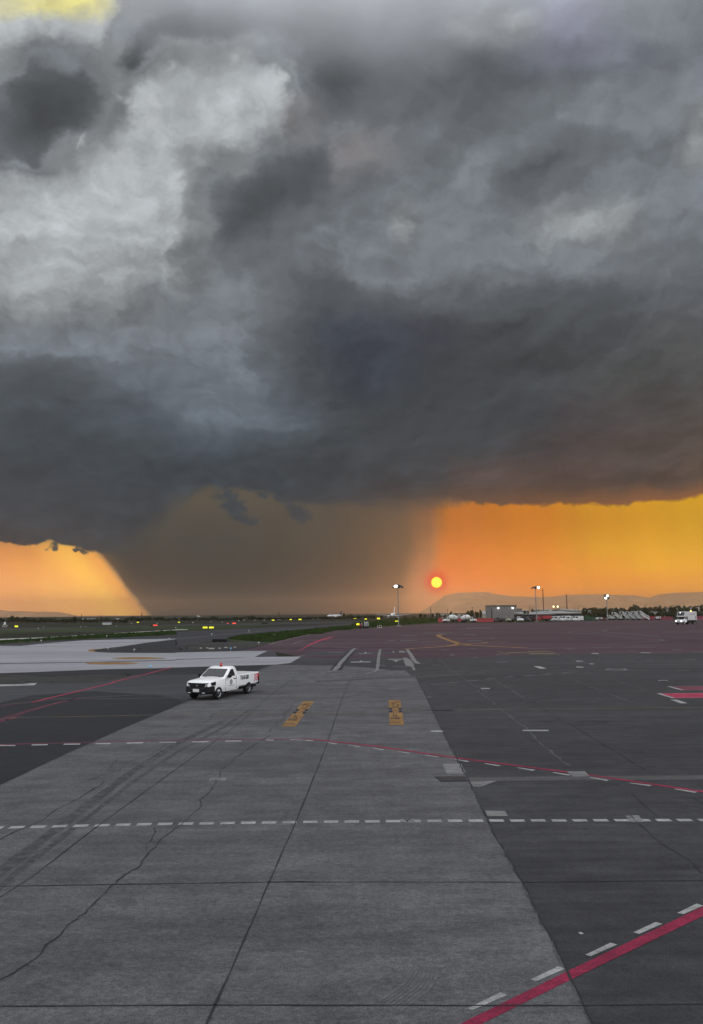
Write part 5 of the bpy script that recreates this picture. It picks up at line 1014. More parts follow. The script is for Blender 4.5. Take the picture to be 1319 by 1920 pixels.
def cone_tower():
    p, k = place(9, 1176); t = empty('marker_tower', p, 0, 1, 'white tapering marker tower on black and white slanted struts at the left edge', 'marker tower')
    MB().lathe([(2.4 * k, 4.2 * k), (2.2 * k, 6 * k), (1.2 * k, 9 * k), (0.8 * k, 10 * k), (0.01, 10.4 * k)], (0, 0, 0), 'z', 12).build('tower', m_whiteb, t)
    for i in range(4): q = MB(); x = (-4.5 + i * 2.6) * k; q.tube((x, 0, 0), (x + 1.8 * k, 0, 4 * k), 0.5 * k, n=6); q.build('strut', m_whiteb, t)
    MB().box(-6 * k, 6 * k, 0, 0.3, 3.8 * k, 4.3 * k).build('deck', m_dkm, t)
cone_tower()

# ---------------------------------------------------------------- signs on the field
def sign(px, pyb, wpx, hpx, m, label, cat='taxiway sign', group='lit yellow signs on the field', panels=1):
    p, k = place(px, pyb); t = empty('taxiway_sign', p, 0, 1, label, cat, group)
    w = wpx * k / 2; leg = min(0.35, hpx * k * 0.35); h = hpx * k - leg
    for x in (-w * 0.7, w * 0.7): MB().box(x - 0.03, x + 0.03, -0.03, 0.03, 0, leg).build('leg', m_dkm, t)
    MB().box(-w - 0.05, w + 0.05, 0.0, 0.22, leg, leg + h).build('housing', m_dkm, t)
    MB().box(-w, w, -0.03, -0.002, leg + 0.04, leg + h - 0.04).build('face', m, t)
for a in ((31,1177.5,6,4.5,'small lit yellow sign near the marker tower at the left'), (385,1180,8.5,5,'left one of the two lit yellow signs on the middle of the field'), (396.8,1180,8.5,5,'right one of the two lit yellow signs on the middle of the field'), (259,1168.5,4,2.5,'lit yellow sign farthest left under the tree line in the middle'),
          (336,1168.3,4,2.3,'small lit yellow sign left of the red signs'), (512.5,1164.6,4.5,2.6,'small lit yellow sign right of the black board on the far field'), (545.5,1163.3,4,2.4,'small lit yellow sign midway to the parked jet'), (563,1163.4,5,3,'lit yellow sign nearest the side-on jet'),
          (665.5,1160.8,6,2.0,'thin lit yellow sign left of the front-on jet'), (686.3,1162.4,4,2.8,'lit yellow sign above the ground power cart'), (710.8,1162,6.5,3.6,'lit yellow sign before the left wing of the front-on jet'), (744.8,1167.6,6.5,3.8,'lit yellow sign at the foot of the tall floodlight mast'), (671.6,1174,5.5,5.2,'lit yellow sign touching the ground power cart')):
    sign(a[0], a[1], a[2], a[3], m_ysign, a[4])
for a in ((291.5,1174.8,7.5,3.6,'lit red sign right of the orange gap on the left field'), (427.5,1170.5,2.5,2.4,'small lit red sign left of the wider red one'), (439.5,1171,6.5,3.4,'wide lit red sign under the middle tree line')):
    sign(a[0], a[1], a[2], a[3], m_rsign, a[4], group='lit red signs on the field')
m_board = mat('black_board', (0.006, 0.006, 0.007), 0.6, 0.2)
for a in ((412.2,1207.6,27,9.2,'large black sign board standing on the gravel'), (497,1171,11,3,'far black sign board beyond the runway'), (763,1163.8,9,2.4,'low black board right of the floodlight mast'), (284,1174.6,5,2.6,'small black board left of the red sign'),):
    sign(a[0], a[1], a[2], a[3], m_board, a[4], 'sign board', 'black sign boards')
ORD = 'first second third fourth fifth sixth seventh eighth ninth tenth eleventh twelfth thirteenth fourteenth fifteenth sixteenth seventeenth eighteenth nineteenth twentieth twenty-first'.split()
# runway and taxiway edge lights
def edge_light(px, pyb, h, m, label, name='edge_light', group='edge lights in the infield', cat='edge light', r=0.09):
    p, k = place(px, pyb); t = empty(name, p, 0, 1, label, cat, group); H = h * k
    MB().tube((0, 0, 0), (0, 0, H * 0.75), r * 0.6, n=6).build('stem', m_galv, t)
    MB().lathe([(r, H * 0.7), (r * 1.3, H * 0.8), (r, H), (0.01, H * 1.02)], (0, 0, 0), 'z', 8).build('lens', m, t)
edge_light(282.3, 1255.3, 7.5, m_blue, 'blue taxiway light on its stem beside the crimson line', r=0.07)
edge_light(433.2, 1220.5, 6, m_blue, 'pale blue taxiway light below the black sign board', r=0.06)
for i_, (px, py) in enumerate(sorted([(203,1219),(213,1215.5),(252,1221.5),(317.5,1201),(77.5,1204.5),(200.5,1196),(397.5,1192.5),(467.5,1186.5),(485.5,1208.5),(330,1180.5)])):
    edge_light(px, py, 4.5, m_whiteb, ORD[i_] + ' from the left of the short white edge lights on the field', r=0.11)
rnd = random.Random(5)
for i_, (px, py, w_) in enumerate(sorted([(72,1179,1),(82,1176.5,.7),(152,1176,1),(161,1175.5,.6),(219,1174.5,.7),(373,1160.5,1.2),(362,1168,.9),(396,1167,.8),(417,1167,.8),(448,1165,.9),(458,1163.5,.8),(478,1163.8,1.2),(496,1163.6,.9),(523,1162.6,1),(526,1162.8,1),(538,1162.6,1.2),(541,1162.5,1),(586,1161.2,1),(597,1161.2,.7),(247,1169.5,.8),(295,1169.5,.9)])):
    p, k = place(px, py); t = empty('runway_light', p, 0, 1, ORD[i_] + ' from the left of the small lit white runway lights far out on the field', 'runway light', 'small lit runway lights far out on the field')
    MB().tube((0, 0, 0), (0, 0, 0.6 * k), 0.12 * k, n=6).build('stem', m_dkm, t)
    MB().lathe([(w_ * 0.5 * k, 0.6 * k), (w_ * 0.6 * k, 1.0 * k), (0.01, 1.4 * k)], (0, 0, 0), 'z', 8).build('lens', m_dim, t)
# white block barriers, broken concrete blocks
for i, px in enumerate((708.4, 712.0, 715.3)):
    p, k = place(px, 1177.4); t = empty('bollard', p, 0, 1, ['leftmost', 'middle', 'rightmost'][i] + ' of three white bollards on the apron edge by the ground power cart', 'bollard', 'white bollards on the apron edge')
    MB().tube((0, 0, 0), (0, 0, 5 * k), 0.8 * k, 0.6 * k, 10).build('post', m_whiteb, t); MB().tube((0, 0, 2.2 * k), (0, 0, 3.4 * k), 0.85 * k, 0.8 * k, 10).build('band', m_dkm, t)
m_blk = mat('pale_broken_concrete', (0.30, 0.29, 0.27), 0.9, var=0.2, scale=2)
for i, (px, py, w_, h_, lab) in enumerate(((377,1216,4,2,'leftmost broken concrete block on the gravel'),(389,1215.5,3,1.5,'small block second from the left on the gravel'),(396.5,1217.2,12,2.3,'longest broken block below the black sign board'),(412,1216.6,5,2,'block just right of the longest broken block'),(424,1215,7,1.8,'block at the right end of the broken row'),(441,1214,5,1.4,'small pale block right of the blue taxiway light'),(515,1191.5,4,1.6,'single pale stone on the grass bank'))):
    p, k = place(px, py); q = MB(); r_ = random.Random(i)
    pts = [(math.cos(a) * w_ * k / 2 * r_.uniform(.8, 1), math.sin(a) * 0.35 * r_.uniform(.7, 1)) for a in [j * 0.9 for j in range(7)]]
    q.prism_z(pts, -0.02, h_ * k); o = q.build('concrete_block', m_blk); o.location = p; tag(o, lab, 'concrete block', 'broken concrete blocks on the gravel')

# drain cover
p = [G(*q) for q in Z(3, [(40,705),(175,703),(200,726),(70,728)])]
dc = empty('drain_cover', (0, 0, 0), 0, 1, 'dark steel drain cover set flush at the slab edge', 'drain cover'); dc.location = p[0]
def plate(name, quad, z0, z1, m, par):
    q = MB(); q.prism_z([(v.x - par.location.x, v.y - par.location.y) for v in quad], z0, z1); return q.build(name, m, par)
plate('frame', p, 0.0, zl('mark3') + 0.012, mat('drain_frame_steel', (0.03, 0.03, 0.032), 0.7), dc)
for u0_, u1_ in ((0.04, 0.48), (0.52, 0.96)):
    plate('lid', [p[0].lerp(p[1], u0_).lerp(p[3].lerp(p[2], u0_), .08), p[0].lerp(p[1], u1_).lerp(p[3].lerp(p[2], u1_), .08), p[0].lerp(p[1], u1_).lerp(p[3].lerp(p[2], u1_), .92), p[0].lerp(p[1], u0_).lerp(p[3].lerp(p[2], u0_), .92)], 0.0265, 0.029, m_steel if False else mat('drain_lid_steel', (0.022, 0.022, 0.025), 0.6, var=0.3, scale=6), dc)

# ---------------------------------------------------------------- aircraft
m_acw = mat('airliner_white', (0.62, 0.62, 0.60), 0.35, 0.5)
m_acd = mat('airliner_dark_tail', (0.02, 0.022, 0.03), 0.4, 0.5)
def airliner(px, pyb, rz, sc, label, tail_m):
    p, k = place(px, pyb); t = empty('airliner', p, rz, sc, label, 'aeroplane', 'jets on the far taxiways')
    # x forward; nose +17, tail -17; 737-like
    prof = [(17.0, 0.05, 3.1), (16.5, 0.75, 3.15), (15.5, 1.25, 3.3), (14.0, 1.68, 3.45), (11.5, 1.88, 3.6), (-6, 1.88, 3.6), (-10, 1.6, 3.9), (-14, 0.95, 4.4), (-17, 0.25, 4.9)]
    b = MB(); b.rings([[(x, r * math.cos(a), z + r * math.sin(a)) for a in [2 * math.pi * i / 20 for i in range(20)]] for x, r, z in prof]); fu = b.build('fuselage', m_acw, t, smooth=True)
    MB().prism_y([(15.6, 4.1), (14.7, 4.55), (14.2, 4.55), (14.9, 4.0)], -0.95, 0.95).build('cockpit_window', m_glass, fu)
    q = MB()
    for i in range(28):
        x = 11.5 - i * 0.78; q.box(x, x + 0.3, -1.87, 1.87, 4.0, 4.35)
    q.build('cabin_windows', m_glass, fu)
    for s in (1, -1):
        b = MB(); b.add([(3.2, s * 1.4, 2.5), (-3.4, s * 1.4, 2.6), (-6.2, s * 16.6, 4.1), (-4.6, s * 16.6, 4.1), (3.2, s * 1.4, 3.1), (-3.4, s * 1.4, 2.8), (-6.2, s * 16.6, 4.2), (-4.6, s * 16.6, 4.25)], [(0,1,2,3),(4,7,6,5),(0,3,7,4),(3,2,6,7),(2,1,5,6),(1,0,4,5)]); wg = b.build('wing', m_acw, t)
        b = MB(); b.prism_y([(-4.8, 4.2), (-6.2, 4.2), (-6.9, 6.4), (-6.2, 6.4)], s * 16.6 - 0.08, s * 16.6 + 0.08); b.build('winglet', tail_m, wg)
        b = MB(); b.lathe([(0.75, 3.6), (1.0, 3.4), (1.05, 2.2), (0.8, 0.2), (0.5, -0.3)], (0, s * 4.9, 1.75), 'x', 18); b.build('engine', m_acw, t, smooth=True)
        b = MB(); b.lathe([(0.70, 3.58), (0.70, 3.61)], (0, s * 4.9, 1.75), 'x', 18); b.build('engine_intake', m_board, t)
        b = MB(); b.prism_y([(3.0, 2.3), (-0.5, 2.3), (0.5, 2.8), (3.0, 2.9)], s * 4.9 - 0.15, s * 4.9 + 0.15); b.build('pylon', m_acw, wg)
        b = MB(); b.add([(-13.2, s * 0.5, 4.6), (-16.4, s * 0.4, 4.8), (-17.6, s * 6.6, 5.5), (-16.2, s * 6.6, 5.5), (-13.2, s * 0.5, 4.8), (-16.4, s * 0.4, 4.95), (-17.6, s * 6.6, 5.6), (-16.2, s * 6.6, 5.6)], [(0,1,2,3),(4,7,6,5),(0,3,7,4),(3,2,6,7),(2,1,5,6),(1,0,4,5)]); b.build('tailplane', m_acw, t)
        b = MB(); b.tube((-1.2, s * 2.8, 0.55), (-1.2, s * 2.6, 2.9), 0.16, n=8); lg = b.build('landing_gear', m_steel, t)
        b = MB(); b.lathe([(0.55, -0.45), (0.55, 0.45)], (-1.2, s * 2.8, 0.55), 'y', 14); b.build('wheel', m_tyre, lg)
    b = MB(); b.prism_y([(-10.6, 5.2), (-15.3, 12.0), (-17.4, 12.0), (-16.7, 5.0)], -0.22, 0.22); b.build('tail_fin', tail_m, t)
    b = MB(); b.tube((13.2, 0, 0.4), (13.2, 0, 2.4), 0.12, n=8); lg = b.build('landing_gear', m_steel, t)
    b = MB(); b.lathe([(0.36, -0.35), (0.36, 0.35)], (13.2, 0, 0.36), 'y', 12); b.build('wheel', m_tyre, lg)
airliner(738, 1159.6, R(-98), 0.86, 'white jet facing the camera with its wings spread left of the tall floodlight mast', m_acw)
airliner(628, 1158.2, R(-140), 0.62, 'white jet with a dark tail seen from its left side on the far field', m_acd)
airliner(373, 1157.3, R(-60), 0.42, 'tiny white jet dim on the far field left of the middle', m_acw)

# ---------------------------------------------------------------- ground vehicles and equipment
def mixer(px, pyb, rz, sc, label, cabm=m_whiteb):
    p, k = place(px, pyb); t = empty('concrete_mixer_truck', p, rz, sc, label, 'mixer truck', 'concrete mixer trucks at the apron edge')
    MB().box(-4.0, 3.2, -0.5, 0.5, 0.7, 1.0).build('chassis', m_blackp, t)
    b = MB(); b.T = Matrix.Translation((-0.9, 0, 2.55)) @ Matrix.Rotation(R(-8), 4, 'Y'); b.lathe([(0.5, -3.0), (0.95, -2.4), (1.35, -0.9), (1.35, 0.5), (1.0, 1.6), (0.35, 2.1)], (0, 0, 0), 'x', 20); dr = b.build('drum', m_plate, t, smooth=True)
    b = MB(); b.T = Matrix.Translation((-0.9, 0, 2.55)) @ Matrix.Rotation(R(-8), 4, 'Y'); b.lathe([(1.37, -0.1), (1.37, 0.15)], (0, 0, 0), 'x', 20); b.build('drum_ring', m_dkm, dr)
    b = MB(); b.prism_y([(-4.3, 2.2), (-3.4, 3.9), (-3.2, 3.9), (-3.6, 2.2)], -0.5, 0.5); b.build('chute', m_steel, t)
    b = MB(); b.prism_y([(1.5, 0.8), (1.5, 2.7), (2.7, 2.7), (3.1, 1.8), (4.3, 1.55), (4.45, 0.8)], -1.15, 1.15); cb = b.build('cab', cabm, t, bevel=0.06)
    b = MB(); b.prism_y([(2.76, 2.6), (3.08, 1.88), (3.13, 1.9), (2.81, 2.62)], -1.0, 1.0); b.build('windscreen', m_glass, cb)
    for s in (1, -1):
        MB().prism_y([(1.8, 1.85), (1.8, 2.5), (2.55, 2.5), (2.85, 1.85)], s * 1.155 - 0.01, s * 1.155 + 0.01).build('side_window', m_glass, cb)
        MB().box(4.42, 4.47, s * 0.85 - 0.15, s * 0.85 + 0.15, 1.0, 1.25).build('headlight', m_lens, cb)
        for x in (3.4, -1.6, -2.9): wheel(t, x, s * 1.0, 0.5, 0.35, s)
mixer(846.5, 1167.2, R(180 + 25), 0.95, 'left concrete mixer truck with its white cab towards the left')
mixer(878, 1167.0, R(-30), 0.92, 'right concrete mixer truck with its white cab towards the right')
def flatbed(px, pyb, rz, sc, label, cabm, load=None):
    p, k = place(px, pyb); t = empty('parked_truck', p, rz, sc, label, 'truck', 'trucks parked below the hangar')
    MB().box(-3.6, 2.6, -0.5, 0.5, 0.6, 0.9).build('chassis', m_blackp, t)
    MB().box(-3.8, 0.9, -1.15, 1.15, 0.92, 1.1).build('load_bed', m_dkm, t)
    if load: MB().box(-3.6, 0.7, -1.1, 1.1, 1.103, 2.4).build('load_box', load, t, bevel=0.05)
    else:
        q = MB()
        for x in (-3.7, -2.2, -0.7, 0.8):
            for y in (-1.1, 1.1): q.box(x - 0.04, x + 0.04, y - 0.04, y + 0.04, 1.1, 1.9)
        for y in (-1.1, 1.1): q.box(-3.7, 0.8, y - 0.03, y + 0.03, 1.5, 1.65)
        q.build('side_rails', m_dkm, t)
    b = MB(); b.prism_y([(1.1, 0.7), (1.1, 2.4), (2.1, 2.4), (2.6, 1.65), (3.5, 1.4), (3.6, 0.7)], -1.05, 1.05); cb = b.build('cab', cabm, t, bevel=0.05)
    b = MB(); b.prism_y([(2.16, 2.3), (2.57, 1.72), (2.62, 1.74), (2.21, 2.33)], -0.9, 0.9); b.build('windscreen', m_glass, cb)
    for s in (1, -1):
        MB().prism_y([(1.3, 1.6), (1.3, 2.25), (2.0, 2.25), (2.35, 1.65)], s * 1.055 - 0.01, s * 1.055 + 0.01).build('side_window', m_glass, cb)
        MB().box(3.57, 3.63, s * 0.75 - 0.12, s * 0.75 + 0.12, 1.0, 1.2).build('headlight', m_lens, cb)
        for x in (2.6, -2.2): wheel(t, x, s * 0.95, 0.45, 0.3, s)
flatbed(945, 1166.0, R(-35), 1.0, 'truck with a cream cab parked under the middle of the hangar', mat('cream_cab_paint', (0.36, 0.33, 0.24), 0.4))
flatbed(968, 1165.8, R(-40), 1.0, 'truck with a bright white cab parked below the right lamp of the hangar', m_wpaint)
flatbed(937, 1166.2, R(-150), 0.9, 'dark truck parked at the left below the hangar', m_dkm)
flatbed(983, 1165.4, R(-50), 0.95, 'dark truck parked between the hangar annex and the long shed', m_dkm, m_dkm)
flatbed(996, 1165.2, R(-150), 1.0, 'dark truck with a box load left of the second floodlight mast', m_dkm, m_canopy)
flatbed(1018.5, 1165.0, R(-165), 1.15, 'dark red truck parked right of the second floodlight mast', m_redb, m_redb)
def van(px, pyb, sc, m, label, rz=0):
    p, k = place(px, pyb); t = empty('parked_van', p, rz, sc, label, 'van', 'white vans parked before the long shed')
    b = MB(); b.prism_y([(-2.4, 0.35), (-2.4, 2.3), (1.2, 2.35), (1.9, 1.4), (2.5, 1.15), (2.55, 0.35)], -0.95, 0.95); bd = b.build('body', m, t, bevel=0.06)
    b = MB(); b.prism_y([(1.26, 2.25), (1.86, 1.45), (1.92, 1.47), (1.32, 2.28)], -0.8, 0.8); b.build('windscreen', m_glass, bd)
    for s in (1, -1):
        MB().prism_y([(0.2, 1.45), (0.2, 2.1), (1.1, 2.1), (1.55, 1.45)], s * 0.955 - 0.01, s * 0.955 + 0.01).build('side_window', m_glass, bd)
        for x in (1.6, -1.6): wheel(t, x, s * 0.85, 0.34, 0.22, s)
for i, (px, w) in enumerate(((1030.5,1.0),(1037.5,1.0),(1045,1.05),(1052.5,1.0),(1060,1.1),(1068,1.0),(1076,1.0),(1084,1.05))):
    van(px, 1164.6 - 0.03 * i, w, m_whiteb, ['first', 'second', 'third', 'fourth', 'fifth', 'sixth', 'seventh', 'last'][i] + ' white van from the left in the row parked before the long shed', R(180 if i % 3 else -90))
# goods boxes stacked behind
def crate(px, pyb, w, h, m, label, group, name='cargo_container', cat='container'):
    p, k = place(px, pyb); t = empty(name, p, 0, 1, label, cat, group)
    b = MB(); W2 = w * k / 2; b.box(-W2, W2, 0, 2.2, 0.35, h * k); bd = b.build('body', m, t, bevel=0.04)
    q = MB()
    for i in range(5): x = -W2 + (i + 0.5) * W2 * 2 / 5; q.box(x - 0.04, x + 0.04, -0.04, -0.002, 0.45, h * k - 0.1)
    q.build('ribs', m, bd)
    q = MB()
    for x in (-W2 * 0.8, W2 * 0.8): q.box(x - 0.15, x + 0.15, 0.1, 2.1, 0, 0.35)
    q.build('skids', m_dkm, t)
for i, (px, w, m_, col) in enumerate(((1049,5,m_whiteb,'white'),(1056,6,m_whiteb,'white'),(1064,5,m_whiteb,'white'),(1071,6,m_whiteb,'white'))):
    crate(px, 1162.4, w, 7.2, m_, ['leftmost', 'second', 'third', 'rightmost'][i] + ' of four white containers showing above the parked vans', 'white containers above the vans')
crate(1080, 1162.3, 7, 10, mat('rust_orange_frame', (0.22, 0.07, 0.03), 0.8, var=0.3, scale=2), 'rust orange stacked frame left of the green netting', None)
crate(1088.5, 1162.2, 6, 9, mat('rust_brown_frame', (0.14, 0.05, 0.03), 0.8, var=0.3, scale=2), 'rust brown stacked frame touching the green netting', None)
# green netting fence
def netting():
    p, k = place(1103, 1164.2); t = empty('netting_fence', p, 0, 1, 'green netting fence between the vans and the passenger stairs', 'fence')
    n = 14; vs = []; fs = []; r_ = random.Random(4)
    for i in range(n + 1):
        x = (-14 + 28 * i / n) * k; h = (5 + 5 * (1 - abs(i / n * 2 - 0.9)) + r_.uniform(-1, 1)) * k
        for y, z in ((0, 0), (r_.uniform(.1, .5), h), (r_.uniform(.6, 1.0), h), (0.8, 0)): vs.append((x, y, z))
    for i in range(n):
        for j in range(4): a = i * 4 + j; b2 = i * 4 + (j + 1) % 4; fs.append((a, b2, b2 + 4, a + 4))
    me = bpy.data.meshes.new('net'); me.from_pydata(vs, [], fs); me.materials.append(mat('green_netting', (0.018, 0.06, 0.032), 0.8, var=0.4, scale=1)); o = bpy.data.objects.new('net', me); COL.objects.link(o); o.parent = t
    for i in range(0, n + 1, 2): MB().tube(((-14 + 28 * i / n) * k, -0.1, 0), ((-14 + 28 * i / n) * k, -0.1, 8 * k), 0.06, n=5).build('post', m_dkm, t)
netting()
# red construction barrier rows
def barrier_row(x0, x1, yb, h, label, step=5.2, faded=False):
    p, k = place((x0 + x1) / 2, yb); t = empty('barrier_fence', p, 0, 1, label, 'barrier'); x = x0; i = 0
    m_ = mat('faded_red_barrier', (0.17, 0.035, 0.055), 0.7, var=0.3, scale=1) if faded else m_redb
    while x < x1:
        a, b_ = (x - (x0 + x1) / 2) * k, (x + step * 0.93 - (x0 + x1) / 2) * k; z = h * k * (0.9 if i % 3 else 1.0)
        MB().prism_x([(-0.35, 0), (0.35, 0), (0.14, z * 0.5), (0.10, z), (-0.10, z), (-0.14, z * 0.5)], a, b_).build('barrier_panel', m_, t); x += step; i += 1
barrier_row(822, 836, 1166.2, 6.5, 'short row of red plastic barriers left of the concrete mixers')
barrier_row(858, 868, 1165.2, 6, 'red barrier between the two concrete mixer trucks')
barrier_row(891, 934, 1165.8, 6.6, 'row of red plastic barriers from the right mixer truck to the hangar')
barrier_row(1205, 1262, 1162.0, 6, 'faded red barrier row left of the high-loader truck', faded=True)
barrier_row(1305, 1350, 1161.5, 7, 'faded red barrier row right of the high-loader truck', faded=True)
# passenger stairs
def stairs(px, pyb, W, H, rz, label):
    p, k = place(px, pyb); t = empty('passenger_stairs', p, rz, 1, label, 'passenger stairs', 'passenger stairs parked in a row')
    w, h = W * k, H * k    # top platform at -x, foot at +x
    x0, x1 = -w / 2, w / 2; xp = x0 + w * 0.28
    MB().box(x0, xp, -1.0, 1.0, h * 0.70 - 0.12, h * 0.70).build('platform', m_steel, t)
    MB().box(x0, x1 * 0.8, -0.9, 0.9, 0.5, 0.75).build('chassis', m_dkm, t)
    n = 12; q = MB()
    for i in range(n):
        a = xp + (x1 - xp) * i / n; z = h * 0.70 * (1 - (i + 1) / (n + 1)); q.box(a, a + (x1 - xp) / n * 1.1, -0.9, 0.9, z - 0.08, z)
    q.build('treads', m_whiteb, t)
    for y in (-1.0, 1.0):
        q = MB(); q.add([(xp, y - .06, h * .70 - .5), (x1, y - .06, 0.1), (x1, y - .06, 0.7), (xp, y - .06, h * .70 + .1), (xp, y + .06, h * .70 - .5), (x1, y + .06, 0.1), (x1, y + .06, 0.7), (xp, y + .06, h * .70 + .1)], [(0,1,2,3),(7,6,5,4),(0,4,5,1),(1,5,6,2),(2,6,7,3),(3,7,4,0)]); q.build('side_girder', m_plate, t)
        q = MB(); q.tube((x0, y, h * .70), (x0, y, h), 0.09, n=6); q.tube((xp, y, h * .70), (xp, y, h), 0.09, n=6); q.tube((x0, y, h), (xp, y, h), 0.09, n=6); q.tube((xp, y, h), (x1, y, 1.4), 0.10, n=6); q.tube((x1, y, 0.6), (x1, y, 1.4), 0.08, n=6)
        for i in range(1, 6): a = xp + (x1 - xp) * i / 6; zt = h + (1.4 - h) * i / 6; q.tube((a, y, zt), (a, y, zt - h * .28), 0.06, n=5)
        q.build('handrail', m_whiteb, t)
        for x in (x0 + 0.6, xp + 1.2): 
            q = MB(); q.tube((x, y, 0.7), (x, y, h * .70), 0.12, n=6); q.build('support_leg', m_whiteb, t)
        wheel(t, x0 + 0.8, y * 0.95, 0.38, 0.25, 1 if y > 0 else -1); wheel(t, x1 * 0.45, y * 0.95, 0.38, 0.25, 1 if y > 0 else -1)
stairs(1146.5, 1162.6, 13, 9, R(-8), 'shortest passenger stairs at the left end of the row by the floodlight mast')
stairs(1158, 1162.6, 17, 14, R(-8), 'second passenger stairs from the left, just right of the shortest one')
stairs(1173, 1162.6, 18, 15.5, R(-8), 'third passenger stairs from the left in the row')
stairs(1184, 1162.6, 18, 15.3, R(-8), 'fourth passenger stairs from the left in the row')
stairs(1195, 1162.6, 18, 16, R(-8), 'fifth passenger stairs from the left, second from the right end')
stairs(1207, 1162.6, 21, 16.5, R(-8), 'passenger stairs at the right end of the row')
def trailer(px, pyb, W, H, m, label, cover=True):
    p, k = place(px, pyb); t = empty('baggage_trailer', p, 0, 1, label, 'trailer', 'baggage trailers by the passenger stairs'); w, h = W * k / 2, H * k
    MB().box(-w, w, -0.8, 0.8, 0.5, 0.65).build('deck', m_dkm, t)
    if cover:
        MB().box(-w, w, -0.8, 0.8, h - 0.12, h).build('roof', m, t); MB().box(-w, -w * 0.2, -0.78, 0.78, 0.65, h - 0.12).build('curtain', m_redb if m is not m_whiteb else m, t); MB().box(w * 0.55, w, -0.78, 0.78, 0.65, h - 0.12).build('end_panel', m_whiteb, t)
    MB().tube((-w - 1.2, 0, 0.45), (-w, 0, 0.55), 0.05, n=6).build('towbar', m_dkm, t)
    for s in (1, -1):
        for x in (-w * 0.7, w * 0.7): wheel(t, x, s * 0.7, 0.25, 0.15, s)
trailer(1123.5, 1163.2, 11, 5.4, m_whiteb, 'white covered trailer left of the square-framed floodlight mast')
trailer(1134, 1163.4, 6, 3.6, m_redb, 'small red trailer at the foot of the square-framed floodlight mast')
trailer(1226, 1162.4, 12, 6.5, m_redb, 'red curtained trailer with a pale roof right of the passenger stairs')
trailer(1236, 1162.2, 5, 6.2, m_whiteb, 'small white trailer at the right end beside the red curtained one')
# ground power cart
def gpu():
    p, k = place(683, 1178.3); t = empty('ground_power_cart', p, R(8), 1, 'dark ground support cart with white hoops standing at the left end of the maroon apron', 'cart')
    MB().box(-9 * k, 8 * k, -0.8, 0.8, 0.45, 0.7).build('deck', m_dkm, t)
    MB().box(-3.5 * k, -0.5 * k, -0.7, 0.7, 0.7, 8 * k).build('engine_box', m_dkm, t, bevel=0.05)
    for x in (1.5, 4.2, 7.0):
        q = MB(); q.tube((x * k, -0.7, 0.6), (x * k, -0.7, 11 * k), 0.10, n=6); q.tube((x * k, -0.7, 11 * k), (x * k, 0.7, 11.5 * k), 0.10, n=6); q.tube((x * k, 0.7, 11.5 * k), (x * k, 0.7, 0.6), 0.10, n=6); q.build('hoop', m_whiteb, t)
    q = MB(); q.lathe([(0.01, 1.5 * k), (0.55, 1.6 * k), (0.55, 6.6 * k), (0.01, 6.8 * k)], (0, 0, 1.2), 'x', 14); q.build('tank', m_dkm, t)
    q = MB(); q.tube((-6 * k, 0, 0.6), (-4.5 * k, 0, 9 * k), 0.12, n=6); q.tube((-4.5 * k, 0, 9 * k), (-2 * k, 0, 6 * k), 0.12, n=6); q.build('hose_arm', m_whiteb, t)
    MB().box(-8.5 * k, -5 * k, -0.6, 0.6, 0.7, 1.3).build('fender', m_redb, t)
    for x in (-7 * k, 0.5 * k, 6.5 * k):
        for s in (1, -1): wheel(t, x, s * 0.8, 0.36, 0.22, s)
gpu()

# ---------------------------------------------------------------- trees
def crown_mesh(name, m, seed, clumps=7, leaves=90, shape='round'):
    """unit-height crown (z 0.15..1), radius about 0.45, made of leaf faces in clumps"""
    r_ = random.Random(seed); vs = []; fs = []
    for c in range(clumps):
        if shape == 'tall': cx, cy, cz, cr = r_.uniform(-.07, .07), r_.uniform(-.07, .07), 0.2 + 0.72 * c / (clumps - 1), 0.13
        elif shape == 'flat': a = r_.uniform(0, 6.28); cx, cy, cz, cr = .42 * math.cos(a) * r_.random(), .42 * math.sin(a) * r_.random(), r_.uniform(.55, .8), .2
        else: a = r_.uniform(0, 6.28); d_ = r_.uniform(0, .28); cx, cy, cz, cr = d_ * math.cos(a), d_ * math.sin(a), r_.uniform(.38, .78), r_.uniform(.16, .26)
        for _ in range(leaves):
            while True:
                v = Vector((r_.uniform(-1, 1), r_.uniform(-1, 1), r_.uniform(-1, 1)))
                if v.length < 1: break
            c_ = Vector((cx, cy, cz)) + v * cr; s_ = r_.uniform(.036, .075)
            a = Vector((r_.gauss(0, 1), r_.gauss(0, 1), r_.gauss(0, 1))).normalized(); b = a.orthogonal().normalized(); c2 = a.cross(b); o_ = len(vs)
            vs += [tuple(c_ + b * s_), tuple(c_ + c2 * s_ * .7), tuple(c_ - b * s_), tuple(c_ - c2 * s_ * .7)]; fs.append((o_, o_ + 1, o_ + 2, o_ + 3))
    me = bpy.data.meshes.new(name); me.from_pydata(vs, [], fs); me.materials.append(m); return me
def trunk_mesh(seed):
    r_ = random.Random(seed); q = MB(); q.tube((0, 0, 0), (0, 0, .5), .035, .02, 7)
    for i in range(5): a = i * 1.3 + r_.random(); q.tube((0, 0, .25 + .05 * i), (.25 * math.cos(a), .25 * math.sin(a), .5 + .05 * i), .016, .006, 5)
    o = q.build('trunk', m_bark); me = o.data; bpy.data.objects.remove(o); return me
CR = [crown_mesh('crown', m_leaf, 1), crown_mesh('crown', m_leaf, 2, 9), crown_mesh('crown', m_leaf2, 3, 8), crown_mesh('crown', m_leaf, 4, 6, 110), crown_mesh('crown', m_leaf, 5, 7, 70, 'tall'), crown_mesh('crown', m_leaf2, 6, 9, 90, 'flat')]
TK = [trunk_mesh(1), trunk_mesh(2)]
